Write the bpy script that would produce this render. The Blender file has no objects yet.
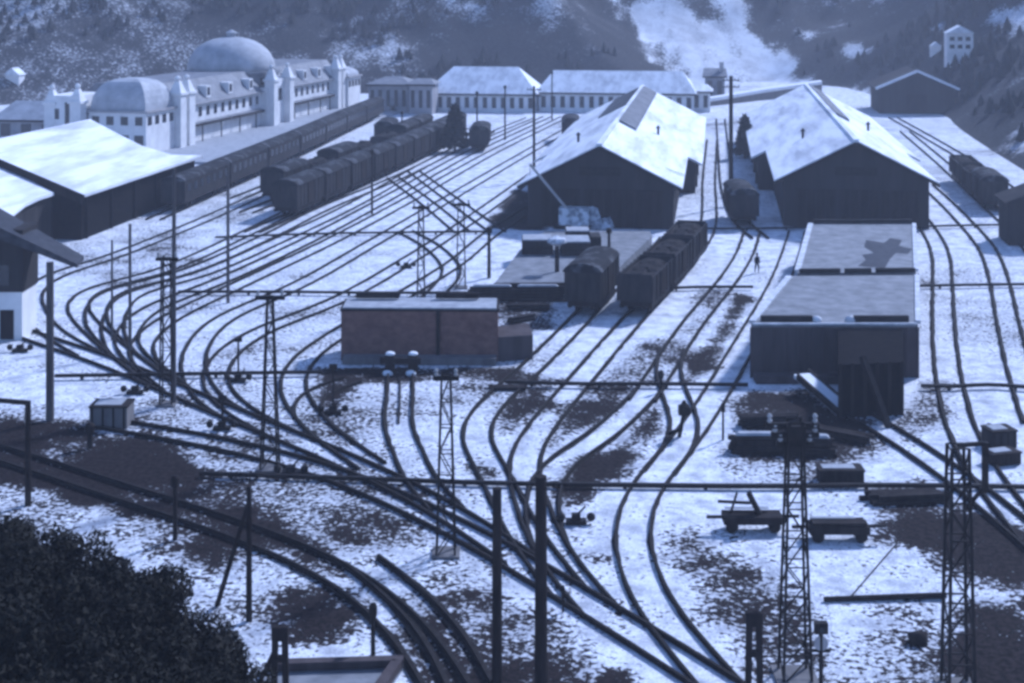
import bpy, math, random
import numpy as np
from mathutils import Vector, Matrix
R = math.radians
random.seed(7); rng = np.random.default_rng(11)
sc = bpy.context.scene
COL = sc.collection

# ------------------------------------------------------------------ camera (surveyed from the photograph)
F = 1407.; CX = 512.; CY = -15.; H = 26.          # level camera with a shifted lens: posts stay upright, as in the photograph
PITCH = 0.; YAW = math.atan(205/F)
fv = (-math.sin(YAW)*math.cos(PITCH), math.cos(YAW)*math.cos(PITCH), -math.sin(PITCH))
rv = (math.cos(YAW), math.sin(YAW), 0.)
uv = (rv[1]*fv[2]-rv[2]*fv[1], rv[2]*fv[0]-rv[0]*fv[2], rv[0]*fv[1]-rv[1]*fv[0])
def ray(x, y):
    a = (x-CX)/F; b = -(y-CY)/F
    return [fv[i]+a*rv[i]+b*uv[i] for i in range(3)]
def G(x, y, z=0.):                       # survey: picture point -> point on the level z
    d = ray(x, y); t = (z-H)/d[2]
    return (d[0]*t, d[1]*t)
def Z(xy, py):                           # survey: height of something standing at xy
    k = (py-CY)/F
    a = -(uv[0]*xy[0]+uv[1]*xy[1]) - k*(fv[0]*xy[0]+fv[1]*xy[1])
    return H + a/(uv[2]+k*fv[2])
cam = bpy.data.cameras.new('camera'); co = bpy.data.objects.new('camera', cam); COL.objects.link(co)
cam.sensor_width = 36; cam.lens = 36*F/1024; cam.shift_y = (CY-341.5)/1024; cam.clip_end = 5000; cam.clip_start = .5
M = Matrix(((rv[0], uv[0], -fv[0], 0), (rv[1], uv[1], -fv[1], 0), (rv[2], uv[2], -fv[2], H), (0, 0, 0, 1)))
co.matrix_world = M; sc.camera = co

# ------------------------------------------------------------------ materials
def mat(name, c1, c2=None, scale=1.2, rough=.85, bump=0., stretch=(1, 1, 1), detail=5, lo=.35, hi=.65, spec=.3):
    m = bpy.data.materials.new(name); m.use_nodes = True
    nt = m.node_tree; b = nt.nodes['Principled BSDF']
    b.inputs['Roughness'].default_value = rough; b.inputs['Specular IOR Level'].default_value = spec
    b.inputs['Base Color'].default_value = (*c1, 1)
    if c2 or bump:
        tc = nt.nodes.new('ShaderNodeTexCoord'); mp = nt.nodes.new('ShaderNodeMapping')
        mp.inputs['Scale'].default_value = stretch
        n = nt.nodes.new('ShaderNodeTexNoise'); n.inputs['Scale'].default_value = scale; n.inputs['Detail'].default_value = detail
        n.inputs['Roughness'].default_value = .65
        nt.links.new(tc.outputs['Object'], mp.inputs[0]); nt.links.new(mp.outputs[0], n.inputs['Vector'])
        if c2:
            r = nt.nodes.new('ShaderNodeValToRGB')
            r.color_ramp.elements[0].position = lo; r.color_ramp.elements[1].position = hi
            r.color_ramp.elements[0].color = (*c1, 1); r.color_ramp.elements[1].color = (*c2, 1)
            nt.links.new(n.outputs['Fac'], r.inputs[0]); nt.links.new(r.outputs[0], b.inputs['Base Color'])
        if bump:
            bp = nt.nodes.new('ShaderNodeBump'); bp.inputs['Strength'].default_value = bump; bp.inputs['Distance'].default_value = .1
            nt.links.new(n.outputs['Fac'], bp.inputs['Height']); nt.links.new(bp.outputs[0], b.inputs['Normal'])
    return m
MT = {
 'snow': mat('snow', (.70, .71, .73), (.82, .83, .84), .8, .7, .3),
 'roofsnow': mat('roof_snow', (.40, .41, .44), (.80, .81, .83), .45, .7, .35, (1, .16, 1), 8, .32, .58),
 'oldsnow': mat('old_snow', (.36, .37, .39), (.64, .65, .67), 1.1, .8, .3),
 'boards': mat('grey_boards', (.055, .045, .045), (.095, .078, .076), .9, .9, .1, (1, 1, .12), spec=.05),
 'hazy_pole': mat('haze_grey_pole', (.06, .055, .055), (.12, .11, .108), 2, .9, .1, (1, 1, .2), spec=.05),  # lighter grey paints in the haze over the left-hand poles
 'dirtysnow': mat('dirty_snow', (.24, .25, .27), (.38, .39, .41), 1.2, .8, .3),
 'iron': mat('iron', (.010, .0095, .0095), (.028, .023, .021), 3, .55, .1, spec=.06),
 'rail': mat('rail_steel', (.012, .011, .011), (.03, .025, .023), 4, .8, spec=.06),
 'cinder': mat('cinder', (.012, .011, .011), (.04, .035, .033), 3, .95, .3, spec=.06),
 'wood': mat('dark_wood', (.012, .010, .010), (.032, .026, .024), 2, .85, .2, (1, 1, .2), spec=.06),
 'wagon': mat('wagon_paint', (.018, .018, .02), (.045, .04, .038), 1.6, .7, .1, (1, 1, .3), spec=.06),
 'wagonroof': mat('wagon_roof_felt', (.018, .018, .02), (.16, .165, .175), .55, .85, .1, lo=.52, hi=.72, spec=.06),
 'pitch': mat('tarred_timber', (.006, .006, .007), (.014, .012, .012), 2, .95, .1, spec=.02),
 'tar': mat('dark_boards', (.022, .021, .022), (.04, .036, .035), .8, .85, .1, (1, 1, .1), spec=.06),
 'brick': mat('brown_brick', (.13, .075, .062), (.21, .125, .10), 1.4, .9, .25, (1, 1, 1.6), spec=.06),
 'concrete': mat('weathered_concrete', (.10, .095, .095), (.17, .16, .155), 1.0, .9, .2, (1, 1, .4)),
 'wetslab': mat('slushy_slab', (.12, .125, .135), (.23, .235, .245), .9, .8, .2),
 'wet': mat('wet_tar', (.03, .03, .035), (.06, .06, .065), 2, .5, spec=.06),
 'white': mat('white_render', (.62, .61, .60), (.78, .77, .75), .5, .8),
 'greywall': mat('grey_render', (.24, .23, .24), (.36, .35, .35), .6, .85),
 'slate': mat('slate_roof', (.11, .115, .13), (.21, .215, .23), .5, .7, .1),
 'domeslate': mat('frosted_slate', (.27, .28, .30), (.44, .45, .47), .4, .7, .1),
 'glass': mat('dark_glass', (.015, .017, .022), None, rough=.25, spec=.5),
 'bark': mat('bark', (.03, .024, .02), (.06, .05, .04), 6, .95, .3, spec=.06),
 'leaf': mat('dark_evergreen', (.010, .011, .009), (.038, .034, .026), 1.6, .9, spec=.06),
 'pine': mat('far_evergreen', (.012, .014, .014), (.034, .036, .035), .12, .95, spec=.06),
 'coat': mat('dark_coat', (.02, .02, .025), (.03, .03, .035), 5, .9, spec=.06),
 'skin': mat('skin', (.40, .27, .21)),
 'tarp': mat('snowy_tarpaulin', (.22, .23, .25), (.66, .67, .69), 1.3, .8, .2, lo=.42, hi=.56),
 'rust': mat('rusty_iron', (.05, .03, .022), (.09, .055, .04), 2.5, .8, .1, spec=.06),
 'stone': mat('pale_stone', (.30, .29, .28), (.42, .41, .40), 1.2, .9, .2),
}
def attr_ground(name, bare1, bare2, snow1, snow2, big, fine, sharp=.10, biasn=.72):
    """snow lying over bare ground; the attribute 'bare' says how much of the snow has gone"""
    m = bpy.data.materials.new(name); m.use_nodes = True
    nt = m.node_tree; L = nt.links.new; N = nt.nodes.new
    b = nt.nodes['Principled BSDF']; b.inputs['Roughness'].default_value = .9; b.inputs['Specular IOR Level'].default_value = .05
    tc = N('ShaderNodeTexCoord')
    at = N('ShaderNodeAttribute'); at.attribute_name = 'bare'
    def noise(s, d=6, r=.65):
        n = N('ShaderNodeTexNoise'); n.inputs['Scale'].default_value = s; n.inputs['Detail'].default_value = d; n.inputs['Roughness'].default_value = r
        L(tc.outputs['Object'], n.inputs['Vector']); return n.outputs['Fac']
    def mth(op, a, bb):
        q = N('ShaderNodeMath'); q.operation = op
        for i, v in enumerate((a, bb)):
            if isinstance(v, (int, float)): q.inputs[i].default_value = v
            else: L(v, q.inputs[i])
        return q.outputs[0]
    def mix(f, c1, c2):
        q = N('ShaderNodeMix'); q.data_type = 'RGBA'
        L(f, q.inputs['Factor'])
        for k, c in ((6, c1), (7, c2)):
            if isinstance(c, tuple): q.inputs[k].default_value = (*c, 1)
            else: L(c, q.inputs[k])
        return q.outputs[2]
    def ramp(v, lo, hi):
        q = N('ShaderNodeMapRange'); q.interpolation_type = 'SMOOTHSTEP'
        q.inputs[1].default_value = lo; q.inputs[2].default_value = hi; L(v, q.inputs[0]); return q.outputs[0]
    nb = noise(big); nf = noise(fine, 4, .7); nm = noise(big*4.3, 5)
    nn = mth('ADD', mth('MULTIPLY', nb, .45), mth('ADD', mth('MULTIPLY', nm, .5), mth('MULTIPLY', nf, .95)))
    nn = mth('SUBTRACT', nn, .45)
    v = mth('ADD', nn, mth('MULTIPLY', at.outputs['Fac'], .42))
    fac = ramp(v, biasn-sharp*.5, biasn+sharp*.5)
    nd = noise(fine*2.3, 3, .75)
    cs = mix(ramp(mth('ADD', mth('MULTIPLY', nm, .6), mth('MULTIPLY', nd, .4)), .36, .60), snow1, snow2)
    cb = mix(ramp(nf, .38, .62), bare1, bare2)
    L(mix(fac, cs, cb), b.inputs['Base Color'])
    bp = N('ShaderNodeBump'); bp.inputs['Strength'].default_value = .5; bp.inputs['Distance'].default_value = .12
    L(mth('SUBTRACT', nm, mth('MULTIPLY', fac, .25)), bp.inputs['Height']); L(bp.outputs[0], b.inputs['Normal'])
    return m
MT['yard'] = attr_ground('snowy_ground', (.005, .004, .0041), (.026, .0195, .019), (.33, .34, .37), (.80, .81, .83), .16, 3.6)
MT['hill'] = attr_ground('snowy_mountain', (.012, .013, .015), (.04, .04, .043), (.42, .425, .44), (.78, .79, .81), .028, 1.5, .27, .80)

# ------------------------------------------------------------------ mesh builder
def tag(o, label=None, cat=None, group=None, kind=None):
    if label: o['label'] = label
    if cat: o['category'] = cat
    if group: o['group'] = group
    if kind: o['kind'] = kind
    return o
def empty(name, loc, rz=0., label=None, cat=None, group=None):
    o = bpy.data.objects.new(name, None); COL.objects.link(o)
    o.empty_display_size = .5
    o.location = (loc[0], loc[1], loc[2] if len(loc) > 2 else 0.); o.rotation_euler = (0, 0, rz)
    return tag(o, label, cat, group)
def origin(o):
    v = Vector((0, 0, 0))
    while o is not None:
        v += Vector(o.location); o = o.parent
    return v
class MB:
    def __init__(s): s.v = []; s.f = []; s.m = []
    def add(s, vs, fs, mi=0):
        k = len(s.v); s.v += [tuple(v) for v in vs]; s.f += [tuple(i+k for i in f) for f in fs]; s.m += [mi]*len(fs); return s
    def box(s, x0, x1, y0, y1, z0, z1, mi=0):
        return s.add([(x0,y0,z0),(x1,y0,z0),(x1,y1,z0),(x0,y1,z0),(x0,y0,z1),(x1,y0,z1),(x1,y1,z1),(x0,y1,z1)],
                     [(0,3,2,1),(4,5,6,7),(0,1,5,4),(1,2,6,5),(2,3,7,6),(3,0,4,7)], mi)
    def prism(s, poly, z0, z1, mi=0):     # vertical prism over an xy polygon
        n = len(poly)
        s.add([(p[0],p[1],z0) for p in poly]+[(p[0],p[1],z1) for p in poly],
              [tuple(range(n-1,-1,-1)), tuple(range(n,2*n))]+[(i,(i+1)%n,n+(i+1)%n,n+i) for i in range(n)], mi); return s
    def loft(s, a, b, mi=0):              # two equal-length 3d loops joined and capped
        n = len(a)
        s.add(list(a)+list(b), [tuple(range(n-1,-1,-1)), tuple(range(n,2*n))]+[(i,(i+1)%n,n+(i+1)%n,n+i) for i in range(n)], mi); return s
    def extr(s, prof, y0, y1, mi=0):      # xz profile pushed along y
        return s.loft([(p[0],y0,p[1]) for p in prof], [(p[0],y1,p[1]) for p in prof], mi)
    def bar(s, p, q, w, h=None, mi=0):    # square bar from p to q
        p = Vector(p); q = Vector(q); h = h or w; d = (q-p).normalized()
        up = Vector((0,0,1)) if abs(d.z) < .95 else Vector((0,1,0))
        a = d.cross(up).normalized()*(w/2); b = a.cross(d).normalized()*(h/2)
        return s.loft([p+a+b,p-a+b,p-a-b,p+a-b],[q+a+b,q-a+b,q-a-b,q+a-b], mi)
    def tube(s, p, q, r0, r1=None, n=8, mi=0):
        p = Vector(p); q = Vector(q); r1 = r0 if r1 is None else r1; d = (q-p).normalized()
        up = Vector((0,0,1)) if abs(d.z) < .95 else Vector((0,1,0))
        a = d.cross(up).normalized(); b = a.cross(d).normalized()
        c = [(math.cos(2*math.pi*i/n), math.sin(2*math.pi*i/n)) for i in range(n)]
        return s.loft([p+a*(x*r0)+b*(y*r0) for x,y in c],[q+a*(x*r1)+b*(y*r1) for x,y in c], mi)
    def lathe(s, prof, n=20, c=(0,0,0), mi=0):   # (r,z) list
        vs = []; fs = []
        for r, z in prof:
            for i in range(n):
                a = 2*math.pi*i/n; vs.append((c[0]+r*math.cos(a), c[1]+r*math.sin(a), c[2]+z))
        for k in range(len(prof)-1):
            for i in range(n):
                j = (i+1) % n; fs.append((k*n+i, k*n+j, (k+1)*n+j, (k+1)*n+i))
        fs.append(tuple(range(n-1,-1,-1))); fs.append(tuple((len(prof)-1)*n+i for i in range(n)))
        return s.add(vs, fs, mi)
    def blob(s, c, r, seed=0, rough=.2, n=10, mi=0):
        rr = random.Random(seed); prof = []; k = len(s.v); vs = []; fs = []
        for a in range(1, 6):
            t = math.pi*a/6
            for i in range(n):
                q = 1+rr.uniform(-rough, rough); ph = 2*math.pi*i/n
                vs.append((c[0]+r[0]*q*math.sin(t)*math.cos(ph), c[1]+r[1]*q*math.sin(t)*math.sin(ph), c[2]+r[2]*q*math.cos(t)))
        for a in range(4):
            for i in range(n):
                j = (i+1) % n; fs.append((a*n+i, (a+1)*n+i, (a+1)*n+j, a*n+j))
        fs.append(tuple(range(n))); fs.append(tuple(4*n+i for i in range(n-1,-1,-1)))
        return s.add(vs, fs, mi)
    def build(s, name, ms, parent=None, world=True, smooth=False):
        me = bpy.data.meshes.new(name); vs = s.v
        if parent is not None and world:
            o = origin(parent); vs = [(v[0]-o.x, v[1]-o.y, v[2]-o.z) for v in vs]
        me.from_pydata(vs, [], s.f)
        ms = ms if isinstance(ms, (list, tuple)) else [ms]
        for m in ms: me.materials.append(MT[m])
        if len(ms) > 1: me.polygons.foreach_set('material_index', s.m)
        if smooth: me.polygons.foreach_set('use_smooth', [True]*len(s.f))
        me.update()
        import bmesh
        bm = bmesh.new(); bm.from_mesh(me); bmesh.ops.recalc_face_normals(bm, faces=bm.faces); bm.to_mesh(me); bm.free()
        ob = bpy.data.objects.new(name, me); COL.objects.link(ob)
        if parent is not None: ob.parent = parent
        return ob
def copy_tree(o, parent=None):
    c = o.copy(); COL.objects.link(c)
    if parent is not None: c.parent = parent; c.matrix_parent_inverse = o.matrix_parent_inverse
    for ch in list(o.children): copy_tree(ch, c)
    return c

# ------------------------------------------------------------------ paths
def spline(pts, step=1.0):
    P = [np.array(p, float) for p in pts]
    P = [2*P[0]-P[1]]+P+[2*P[-1]-P[-2]]
    out = []
    for i in range(1, len(P)-2):
        a, b, c, d = P[i-1:i+3]; n = max(2, int(np.linalg.norm(c-b)/.4))
        # centripetal
        t0 = 0; t1 = t0+np.linalg.norm(b-a)**.5; t2 = t1+np.linalg.norm(c-b)**.5; t3 = t2+np.linalg.norm(d-c)**.5
        for t in np.linspace(t1, t2, n, endpoint=False):
            A1 = (t1-t)/(t1-t0)*a+(t-t0)/(t1-t0)*b; A2 = (t2-t)/(t2-t1)*b+(t-t1)/(t2-t1)*c; A3 = (t3-t)/(t3-t2)*c+(t-t2)/(t3-t2)*d
            B1 = (t2-t)/(t2-t0)*A1+(t-t0)/(t2-t0)*A2; B2 = (t3-t)/(t3-t1)*A2+(t-t1)/(t3-t1)*A3
            out.append((t2-t)/(t2-t1)*B1+(t-t1)/(t2-t1)*B2)
    out.append(P[-2]); out = np.array(out)
    s = np.concatenate([[0], np.cumsum(np.linalg.norm(np.diff(out, axis=0), axis=1))])
    n = max(2, int(s[-1]/step)); q = np.linspace(0, s[-1], n)
    res = np.stack([np.interp(q, s, out[:, 0]), np.interp(q, s, out[:, 1])], 1)
    for _ in range(3):
        res[1:-1] = .25*res[:-2]+.5*res[1:-1]+.25*res[2:]
    return res
def normals(p):
    t = np.gradient(p, axis=0); t /= np.linalg.norm(t, axis=1)[:, None]+1e-9
    return np.stack([-t[:, 1], t[:, 0]], 1)
def sweep(mb, p, off, w, z0, z1):
    n = normals(p); a = p+n*(off-w/2); b = p+n*(off+w/2); vs = []; fs = []
    for i in range(len(p)):
        vs += [(a[i][0],a[i][1],z0),(b[i][0],b[i][1],z0),(b[i][0],b[i][1],z1),(a[i][0],a[i][1],z1)]
    for i in range(len(p)-1):
        k = 4*i
        for j in range(4): fs.append((k+j, k+(j+1) % 4, k+4+(j+1) % 4, k+4+j))
    fs.append((0,3,2,1)); k = 4*(len(p)-1); fs.append((k,k+1,k+2,k+3))
    mb.add(vs, fs)
def ribbon(mb, p, off, w, z, jit=.0):
    n = normals(p); rr = np.random.default_rng(len(p))
    a = p+n*(off-w/2+rr.normal(0, jit, len(p)))[:, None]; b = p+n*(off+w/2+rr.normal(0, jit, len(p)))[:, None]; vs = []; fs = []
    for i in range(len(p)): vs += [(a[i][0],a[i][1],z),(b[i][0],b[i][1],z)]
    for i in range(len(p)-1): fs.append((2*i, 2*i+1, 2*i+3, 2*i+2))
    mb.add(vs, fs)
def along(p, d):
    s = np.concatenate([[0], np.cumsum(np.linalg.norm(np.diff(p, axis=0), axis=1))])
    x = np.interp(d, s, p[:, 0]); y = np.interp(d, s, p[:, 1])
    x2 = np.interp(d+1, s, p[:, 0]); y2 = np.interp(d+1, s, p[:, 1])
    if d+1 > s[-1]:
        x1 = np.interp(d-1, s, p[:, 0]); y1 = np.interp(d-1, s, p[:, 1]); return x, y, math.atan2(y-y1, x-x1)
    return x, y, math.atan2(y2-y, x2-x)
GA = .82; NTR = 0
TRACKS = {}
SMOOTH = {'R1': 60, 'R2': 60, 'R3': 30, 'R4': 30, 'R5': 40, 'TA': 14, 'TW': 14, 'TD': 8, 'TC': 10, 'M1': 20, 'M2': 30, 'N1': 20}
def track(key, px, label, sleepers=False, world=False, melt=.30, meltbed=False):
    global NTR
    pts = px if world else [G(*q) for q in px]
    p = spline(pts)
    for _ in range(SMOOTH.get(key, 2)): p[1:-1] = .25*p[:-2]+.5*p[1:-1]+.25*p[2:]
    dz = .006+.003*NTR; NTR += 1
    TRACKS[key] = p
    mid = p[len(p)//2]
    root = empty('railway_track', (mid[0], mid[1], 0), 0, label, 'railway track', 'tracks of the rail yard')
    for s in (-1, 1):
        m = MB(); sweep(m, p, s*GA, .13, -.02, .15+dz); m.build('rail', 'rail', root)
    m = MB()
    for s in (-1, 1): ribbon(m, p, s*GA, melt, dz, .03)
    if meltbed: ribbon(m, p, 0, 2.6, dz-.001, .12)
    m.build('ballast', 'cinder', root)
    if sleepers:
        m = MB(); n = normals(p); L = 0; t = np.stack([n[:, 1], -n[:, 0]], 1)
        d = .4; s = np.concatenate([[0], np.cumsum(np.linalg.norm(np.diff(p, axis=0), axis=1))])
        while d < s[-1]-.3:
            x, y, a = along(p, d); c, sn = math.cos(a), math.sin(a)
            q = [(x+c*u-sn*v, y+sn*u+c*v) for u, v in ((-.12,-1.3),(.12,-1.3),(.12,1.3),(-.12,1.3))]
            m.prism(q, -.02, .07); d += .65
        m.build('sleepers', 'wood', root)
    return p

# ------------------------------------------------------------------ noise helper and terrain
def vnoise(x, y, seed=0):
    x = np.asarray(x, float); y = np.asarray(y, float)
    xi = np.floor(x).astype(int); yi = np.floor(y).astype(int); xf = x-xi; yf = y-yi
    def h(a, b):
        n = np.sin(a*127.1+b*311.7+seed*74.7)*43758.5453; return n-np.floor(n)
    u = xf*xf*(3-2*xf); v = yf*yf*(3-2*yf)
    return (h(xi,yi)*(1-u)+h(xi+1,yi)*u)*(1-v)+(h(xi,yi+1)*(1-u)+h(xi+1,yi+1)*u)*v
def fbm(x, y, sc_, o=5, seed=0):
    r = 0; a = .5
    for k in range(o): r = r+a*vnoise(x/sc_, y/sc_, seed+k); sc_ /= 2.03; a *= .52
    return r
YARD = [(-300, -60), (300, -60), (150, 20), (75, 110), (50, 160), (43, 205), (44, 250), (45, 290), (41, 325), (32, 368), (14, 385), (-8, 372), (-20, 345), (-60, 336), (-120, 318), (-150, 290), (-190, 240), (-260, 120)]
def sdist(x, y, poly):
    x = np.asarray(x, float); y = np.asarray(y, float); dmin = np.full(x.shape, 1e9); ins = np.zeros(x.shape, bool)
    n = len(poly)
    for i in range(n):
        ax, ay = poly[i]; bx, by = poly[(i+1) % n]; ex, ey = bx-ax, by-ay
        t = np.clip(((x-ax)*ex+(y-ay)*ey)/(ex*ex+ey*ey+1e-12), 0, 1)
        dmin = np.minimum(dmin, np.hypot(x-ax-t*ex, y-ay-t*ey))
        c = ((ay > y) != (by > y)) & (x < (bx-ax)*(y-ay)/(by-ay+1e-12)+ax); ins ^= c
    return np.where(ins, -dmin, dmin)
def hz(x, y):
    d = sdist(x, y, YARD)
    n1 = fbm(x, y, 90, 5, 3)-.48; n2 = fbm(x, y, 22, 4, 9)-.47
    dd = np.maximum(d, 0)
    z = .62*dd+n1*np.minimum(dd, 120)*.62+n2*np.minimum(dd, 40)*.3
    # the side valley behind the sheds lies back, the right flank rises steeply
    val = np.exp(-((x-30-.25*(y-380))/34.)**2)*np.clip((y-350)/60, 0, 1)
    z = z*(1-.42*val)
    z = np.minimum(z, 150+n1*60)
    return np.where(d < 0, np.maximum(-1.5, d*.12), z)
def march(px, py):
    d = ray(px, py); t = 150.
    while t < 1500:
        x, y, z = d[0]*t, d[1]*t, H+d[2]*t
        g = float(hz(np.array([x]), np.array([y]))[0])
        if z < g or z < 0: return (x, y, max(g, 0.))
        t += 1.5
    return (d[0]*800, d[1]*800, H+d[2]*800)
def grid_mesh(name, xs, ys, zf, matname, bare=None):  # the bare mask also carries painted shade and haze
    X, Y = np.meshgrid(xs, ys); Zz = zf(X, Y); nx, ny = len(xs), len(ys)
    V = np.stack([X.ravel(), Y.ravel(), Zz.ravel()], 1)
    i = np.arange((nx-1)*(ny-1)); r = i//(nx-1); c = i % (nx-1); a = r*nx+c
    Q = np.stack([a, a+1, a+nx+1, a+nx], 1).astype(np.int32)
    me = bpy.data.meshes.new(name); me.vertices.add(len(V)); me.vertices.foreach_set('co', V.ravel())
    me.loops.add(Q.size); me.loops.foreach_set('vertex_index', Q.ravel()); me.polygons.add(len(Q))
    me.polygons.foreach_set('loop_start', np.arange(0, Q.size, 4, dtype=np.int32))
    me.polygons.foreach_set('use_smooth', np.ones(len(Q), bool)); me.update(calc_edges=True)
    if bare is not None:
        at = me.attributes.new('bare', 'FLOAT', 'POINT'); at.data.foreach_set('value', bare(X, Y).ravel().astype(np.float32))
    me.materials.append(MT[matname]); o = bpy.data.objects.new(name, me); COL.objects.link(o); return o

# bare patches and painted shade in the snow (surveyed outlines, strength); feather in metres
PATCH = [
 ([(660,405),(668,430),(640,455),(610,480),(590,505),(545,520),(560,485),(600,452)], 1.0, .8),
 ([(585,383),(640,385),(600,425),(548,450),(545,435),(570,410)], .85, .8),
 ([(520,372),(566,380),(530,420),(505,436),(498,415)], .9, .8),
 ([(690,285),(738,285),(705,345),(672,385),(600,400),(590,385),(640,345),(680,320)], .55, .8),
 ([(735,292),(755,300),(720,360),(690,388),(676,380),(705,340)], .95, .8),
 ([(720,395),(820,385),(860,420),(880,440),(868,462),(800,470),(740,455),(738,430)], .85, 1.0),
 ([(740,440),(830,455),(870,480),(845,490),(760,484),(735,470)], .5, 1.0),
 ([(865,485),(925,478),(965,505),(1040,545),(1040,600),(965,580),(930,548),(880,540),(900,515)], .95, 1.0),
 ([(960,605),(1040,595),(1040,700),(940,700)], 1.05, .8),
 ([(870,600),(960,590),(960,690),(860,690),(830,640)], .35, 1.2),
 ([(700,540),(760,560),(830,620),(840,690),(740,690),(720,640),(690,600),(670,560)], .62, 1.4),
 ([(668,535),(700,532),(716,555),(690,566),(672,560)], .55, .8),
 ([(552,555),(600,552),(604,560),(570,566)], .5, .6),
 ([(-60,425),(60,420),(170,440),(215,470),(245,500),(330,545),(340,575),(240,550),(150,530),(60,502),(-60,480)], .92, .8),
 ([(-60,440),(60,455),(150,490),(240,525),(235,548),(130,520),(40,496),(-60,480)], 1.0, .6),
 ([(60,485),(240,525),(250,588),(205,572),(150,545),(80,506)], .8, .6),
 ([(205,465),(262,480),(255,496),(200,495)], .9, .7),
 ([(255,590),(310,583),(360,600),(352,635),(300,640),(262,625)], .95, .9),
 ([(270,612),(345,618),(340,645),(285,645)], .9, .6),
 ([(290,505),(370,500),(440,520),(440,552),(330,550)], .6, .8),
 ([(360,515),(420,515),(437,545),(370,545)], .35, .5),
 ([(470,455),(500,470),(490,480),(462,475)], .6, .5),
 ([(320,368),(520,368),(525,385),(455,378),(360,385),(345,410),(315,412)], .9, .6),  # bare ground plus the brick dock's shadow, put into the ground colour
 ([(440,380),(520,380),(515,405),(480,410),(440,405)], .55, .6),
 ([(390,600),(480,590),(560,610),(600,660),(600,720),(390,720)], .62, 1.2),
 ([(410,645),(560,650),(640,690),(560,720),(400,720)], .9, .9),
 ([(575,668),(640,665),(650,700),(570,700)], .9, .6),
 ([(120,400),(60,385),(0,360),(0,345),(60,362),(140,390)], .3, 1.0),
 ([(70,240),(180,230),(220,260),(150,290),(80,285),(40,275)], .46, 2.0),
 ([(180,205),(265,172),(280,210),(200,235)], .40, 2.0),
 ([(515,190),(545,195),(545,232),(486,229)], 1.1, .8),  # shadow beside the left shed, painted into the ground as bare earth
 ([(530,335),(600,330),(520,385),(500,375)], .35, .8),
 ([(455,295),(570,288),(560,330),(500,335),(455,320)], .65, .8),
 ([(918,380),(950,380),(950,420),(905,440),(890,415)], .6, .8),
 ([(975,420),(1020,425),(1015,465),(985,465)], .35, .8),
 ([(700,150),(760,140),(757,225),(700,228)], .28, 1.0),
 ([(905,150),(1040,160),(1040,240),(985,232),(930,180)], .25, 2.0),
 ([(340,120),(520,105),(540,140),(440,165),(360,140)], .28, 3.0),
 ([(735,268),(775,265),(770,272),(735,275)], .2, .8),
 ([(110,418),(185,425),(350,465),(345,478),(180,443),(110,432)], .42, .5),
]
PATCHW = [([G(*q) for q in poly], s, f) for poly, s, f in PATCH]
def bare_shade_yard(X, Y):
    b = np.full(X.shape, .22)+(fbm(X, Y, 22, 5, 31)-.48)*.75
    wob = (fbm(X, Y, 5, 4, 51)-.47)*4.5; mot = fbm(X, Y, 3.2, 4, 61)
    for poly, s, f in PATCHW:
        xs = [p[0] for p in poly]; ys = [p[1] for p in poly]
        k = (X > min(xs)-6) & (X < max(xs)+6) & (Y > min(ys)-6) & (Y < max(ys)+6)
        if not k.any(): continue
        d = sdist(X[k], Y[k], poly)+wob[k]*.7*f
        w = np.clip(.5-d/(3.2*f), 0, 1); w = w*w*(3-2*w)
        b[k] = np.maximum(b[k], w*s*(.80+.40*np.clip((mot[k]-.30)/.34, 0, 1)))
    b = b+.14*np.clip((92-Y)/22, 0, 1)*(b < .6)
    far = np.clip((np.abs(X)-130)/40, 0, 1)
    return np.maximum(b, far*.3)
xs = np.concatenate([np.linspace(-560, -120, 30), np.arange(-118, -60, 1.), np.arange(-60, 46, .45), np.arange(46, 90, 1.5), np.linspace(92, 560, 30)])
ys = np.concatenate([np.linspace(-170, 38, 20), np.arange(40, 125, .45), np.arange(125, 400, 1.1), np.linspace(402, 640, 30)])
g = grid_mesh('ground', xs, ys, lambda X, Y: np.zeros_like(X), 'yard', bare_shade_yard); g['kind'] = 'structure'

# the valley sides
SNOWW = []
for poly, s in [
  ([(612,0),(735,0),(750,25),(785,55),(812,78),(720,82),(690,70),(655,62),(640,35)], 1.0),
  ([(680,66),(822,66),(820,88),(700,98),(676,84)], 1.0),
  ([(800,34),(835,18),(828,0),(850,0),(852,14),(812,38)], .8),
  ([(835,50),(875,46),(870,53),(830,56)], .7),
  ([(900,42),(960,14),(1000,0),(1060,-6),(1060,24),(985,36),(930,36)], .55),
  ([(1000,115),(1040,130),(1040,136),(1002,120)], .35),
  ([(425,-5),(495,-5),(490,22),(455,20)], .45), ([(330,35),(420,45),(410,72),(300,62)], .30),
  ([(540,0),(580,5),(560,40),(530,35)], .15), ([(840,84),(900,88),(890,108),(850,104)], .6)]:
    SNOWW.append(([march(*q)[:2] for q in poly], s))
def bare_haze_hill(X, Y):
    b = 1.0+(fbm(X, Y, 38, 5, 77)-.48)*1.2+.14*np.clip((X+165)/70, 0, 1)+.16*np.clip((X+40)/50, 0, 1)  # extra snow pales the left slope, painting in its haze
    wob = (fbm(X, Y, 12, 5, 5)-.47)*20+(fbm(X*2.2+Y*.5, Y*.35, 7, 3, 15)-.47)*9
    for poly, s in SNOWW:
        d = sdist(X, Y, poly)+wob; w = np.clip(.5-d/7, 0, 1)
        st_ = np.clip((fbm(X+Y*.25, Y*.16, 5, 4, 41)-.53)*5, 0, .6); b = np.minimum(b, (1-w)*b+w*(.95-s*.95+st_))
    # snow lies at the foot of the right flank and the valley floor
    return b
hx = np.concatenate([np.linspace(-560, -262, 40), np.arange(-260, 200, 2.4), np.linspace(202, 560, 50)])
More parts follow.
